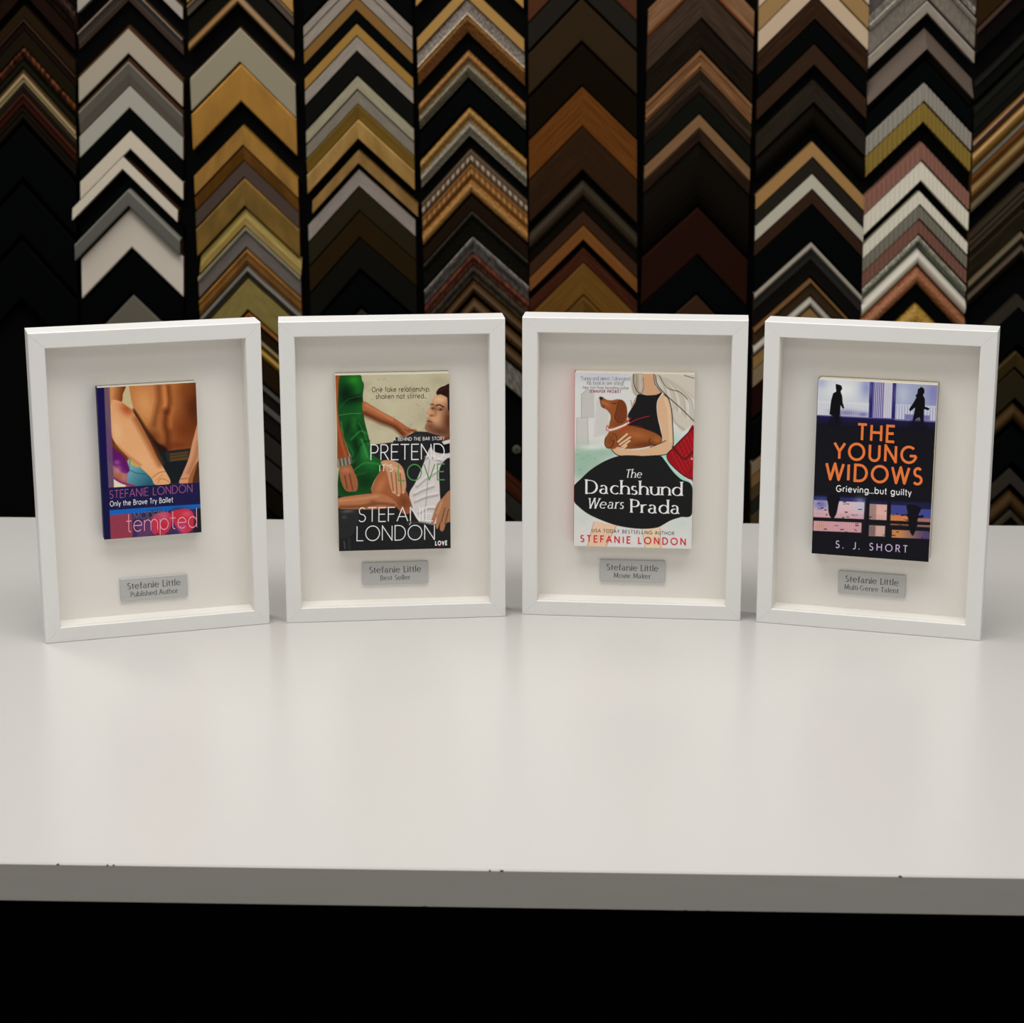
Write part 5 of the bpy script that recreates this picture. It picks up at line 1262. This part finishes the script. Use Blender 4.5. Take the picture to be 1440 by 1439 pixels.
 (9,'goldcopper',894.4,1403.4,897.2,1361.0,803.7,1312.2,804.7,1268.1,990.6,1307.1,990.8,1267.3),
 (9,'goldbands',895.0,1357.4,898.7,1297.0,804.6,1266.6,805.9,1204.0,991.0,1261.3,991.3,1204.4),
 (9,'champagnelip',895.8,1292.6,896.6,1279.1,805.8,1202.5,806.1,1188.5,991.5,1196.9,991.6,1184.1),
 (9,'multilines',896.4,1240.9,899.0,1198.6,806.8,1151.3,807.7,1107.4,992.0,1145.5,992.2,1105.5),
 (9,'olivedk2',897.0,1195.1,899.3,1158.5,807.6,1105.9,808.4,1067.9,992.4,1099.8,992.6,1065.4),
 (9,'champlines',897.4,1155.2,900.1,1110.1,808.4,1066.4,809.3,1019.7,992.7,1060.2,992.9,1017.6),
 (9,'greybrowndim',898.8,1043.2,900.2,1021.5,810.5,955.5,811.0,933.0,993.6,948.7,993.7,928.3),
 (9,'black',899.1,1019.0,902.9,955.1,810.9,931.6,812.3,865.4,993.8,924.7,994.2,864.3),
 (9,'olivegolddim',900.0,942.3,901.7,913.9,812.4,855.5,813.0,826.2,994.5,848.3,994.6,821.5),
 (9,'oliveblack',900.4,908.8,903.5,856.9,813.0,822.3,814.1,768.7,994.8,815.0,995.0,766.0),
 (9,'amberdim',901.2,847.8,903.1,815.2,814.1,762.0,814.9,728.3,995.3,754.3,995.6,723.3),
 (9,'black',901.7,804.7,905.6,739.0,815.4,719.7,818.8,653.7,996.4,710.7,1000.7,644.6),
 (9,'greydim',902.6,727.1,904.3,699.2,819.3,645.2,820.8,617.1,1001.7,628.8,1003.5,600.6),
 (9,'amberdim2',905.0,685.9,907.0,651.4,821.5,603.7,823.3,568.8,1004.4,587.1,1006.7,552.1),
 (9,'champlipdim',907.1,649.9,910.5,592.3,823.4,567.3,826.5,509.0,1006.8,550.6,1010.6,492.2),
]

COLNAME = ['the leftmost column', 'the second column from left', 'the third column from left', 'the fourth column from left', 'the fifth column from left',
           'the fifth column from right', 'the fourth column from right', 'the third column from right', 'the second column from right', 'the rightmost column']
ORD = ['top', 'second', 'third', 'fourth', 'fifth', 'sixth', 'seventh', 'eighth', 'ninth', 'tenth', 'eleventh', 'twelfth']
def corner_sample(col, sty, q):
    desc, prof, bands, tex, ex = STY[sty]
    _light_gain[0] = (0.86, 0.88, 0.91, 0.94, 0.97, 1.0, 1.05, 1.11, 1.18, 1.2)[col]  # paint darker left, lighter right, making up for the wall light's falloff
    xa0, za0, xa1, za1, xl0, zl0, xl1, zl1, xr0, zr0, xr1, zr1 = [v / 1000 for v in q]
    P = []                                           # profile with band boundaries inserted
    pr = PROF[prof]
    fr = sorted(set([f for f, _ in pr] + [e for e, _ in bands]))
    for f in fr: P.append((f, float(np.interp(f, [a for a, _ in pr], [b for _, b in pr])) * 1.3 / 1000))
    def band(f):
        for k, (e, _) in enumerate(bands):
            if f < e - 1e-6: return k
        return len(bands) - 1
    n = 1
    rib, bead = ex.get('rib'), ex.get('bead')
    if rib: n = rib * 6
    elif bead: n = bead * 4
    origin = (xa0, WALL_Y, min(zl1, zr1))
    V, F_, MI, UV = [], [], [], []
    ncol = len(P)
    th = abs(za0 - za1)
    for e0, e1 in (((xl0, zl0), (xl1, zl1)), ((xr0, zr0), (xr1, zr1))):
        leg = math.hypot(e0[0] - xa0, e0[1] - za0)
        base = len(V)
        flip = e0[0] > xa0
        for j in range(n + 1):
            t = j / n
            A = (e0[0] + (xa0 - e0[0]) * t, e0[1] + (za0 - e0[1]) * t)
            B = (e1[0] + (xa1 - e1[0]) * t, e1[1] + (za1 - e1[1]) * t)
            for f, d in P:
                if rib: d += ex.get('amp', 1.7) / 1000 * math.sin(2 * PI * rib * t)
                elif bead and f < .62: d += 0.0022 * math.sin(2 * PI * (bead * t + f * 1.5)) * math.sin(PI * min(f / .62, 1))
                V.append((A[0] + (B[0] - A[0]) * f - origin[0], -d, A[1] + (B[1] - A[1]) * f - origin[2]))
                UV.append((t * leg + (0.31 if flip else 0) + (xa0 * 3.1 + za0 * 1.7), f * th * .7 + za0 * 2.3))
        for j in range(n):
            for k in range(ncol - 1):
                a = base + j * ncol + k
                fc = (a, a + 1, a + ncol + 1, a + ncol)
                F_.append(fc if not flip else fc[::-1]); MI.append(band((P[k][0] + P[k + 1][0]) / 2))
        # sides: outer edge, inner edge, cut end
        side_out = len(bands) if ex.get('core') else 0
        for k, mi in ((0, side_out), (ncol - 1, len(bands) - 1)):
            s = len(V)
            for j in (0, n):
                v = V[base + j * ncol + k]
                V.append(v); V.append((v[0], 0.0, v[2])); UV += [UV[base + j * ncol + k]] * 2
            F_.append((s, s + 1, s + 3, s + 2)); MI.append(mi)
        s = len(V)
        for k in range(ncol): V.append(V[base + k]); UV.append((0, 0))
        V.append((V[base + ncol - 1][0], 0.0, V[base + ncol - 1][2])); V.append((V[base][0], 0.0, V[base][2])); UV += [(0, 0)] * 2
        F_.append(tuple(range(s, s + ncol + 2))); MI.append(len(bands) if max(bands[0][1]) > 30 else 0)
    dark = max(c for b in bands for c in b[1]) < 30
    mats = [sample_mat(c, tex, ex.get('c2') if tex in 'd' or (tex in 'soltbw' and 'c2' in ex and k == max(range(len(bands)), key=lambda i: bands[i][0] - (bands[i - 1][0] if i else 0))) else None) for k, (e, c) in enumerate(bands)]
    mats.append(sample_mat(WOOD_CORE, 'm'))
    o = mesh('moulding_corner', V, F_, mats, None, MI)
    uv = o.data.uv_layers.new(name='along')
    li = np.zeros(len(o.data.loops), np.int32); o.data.loops.foreach_get('vertex_index', li)
    uv.data.foreach_set('uv', np.array(UV, np.float32)[li].reshape(-1))
    o.location = origin
    return o, desc
_per = {}
for row in CORNERS: _per.setdefault(row[0], []).append(row)
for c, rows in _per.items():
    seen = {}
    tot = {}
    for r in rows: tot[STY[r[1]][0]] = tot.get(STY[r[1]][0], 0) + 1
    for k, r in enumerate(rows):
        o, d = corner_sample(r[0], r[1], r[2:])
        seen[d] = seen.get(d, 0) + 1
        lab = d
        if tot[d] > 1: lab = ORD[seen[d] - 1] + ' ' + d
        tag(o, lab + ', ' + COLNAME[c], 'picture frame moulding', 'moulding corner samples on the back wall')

# small round disc on the wall, seen between the two middle frames
r = empty('round_disc', (0.0085, WALL_Y, 0.758))
tag(r, 'small round greenish grey disc on the black wall between the middle frames', 'disc')
bm = bmesh.new(); bmesh.ops.create_cone(bm, cap_ends=True, segments=28, radius1=0.0076, radius2=0.0068, depth=0.004, matrix=Matrix.Translation((0, -0.002, 0)) @ Matrix.Rotation(PI / 2, 4, 'X'))
bm_obj('rim', bm, [material('disc_rim', paint((70, 70, 58)), .5, .3)], r)
bm = bmesh.new(); bmesh.ops.create_cone(bm, cap_ends=True, segments=24, radius1=0.0042, radius2=0.0036, depth=0.002, matrix=Matrix.Translation((0, -0.0048, 0)) @ Matrix.Rotation(PI / 2, 4, 'X'))
bm_obj('centre', bm, [material('disc_centre', paint((40, 48, 18)), .5, .3)], r)
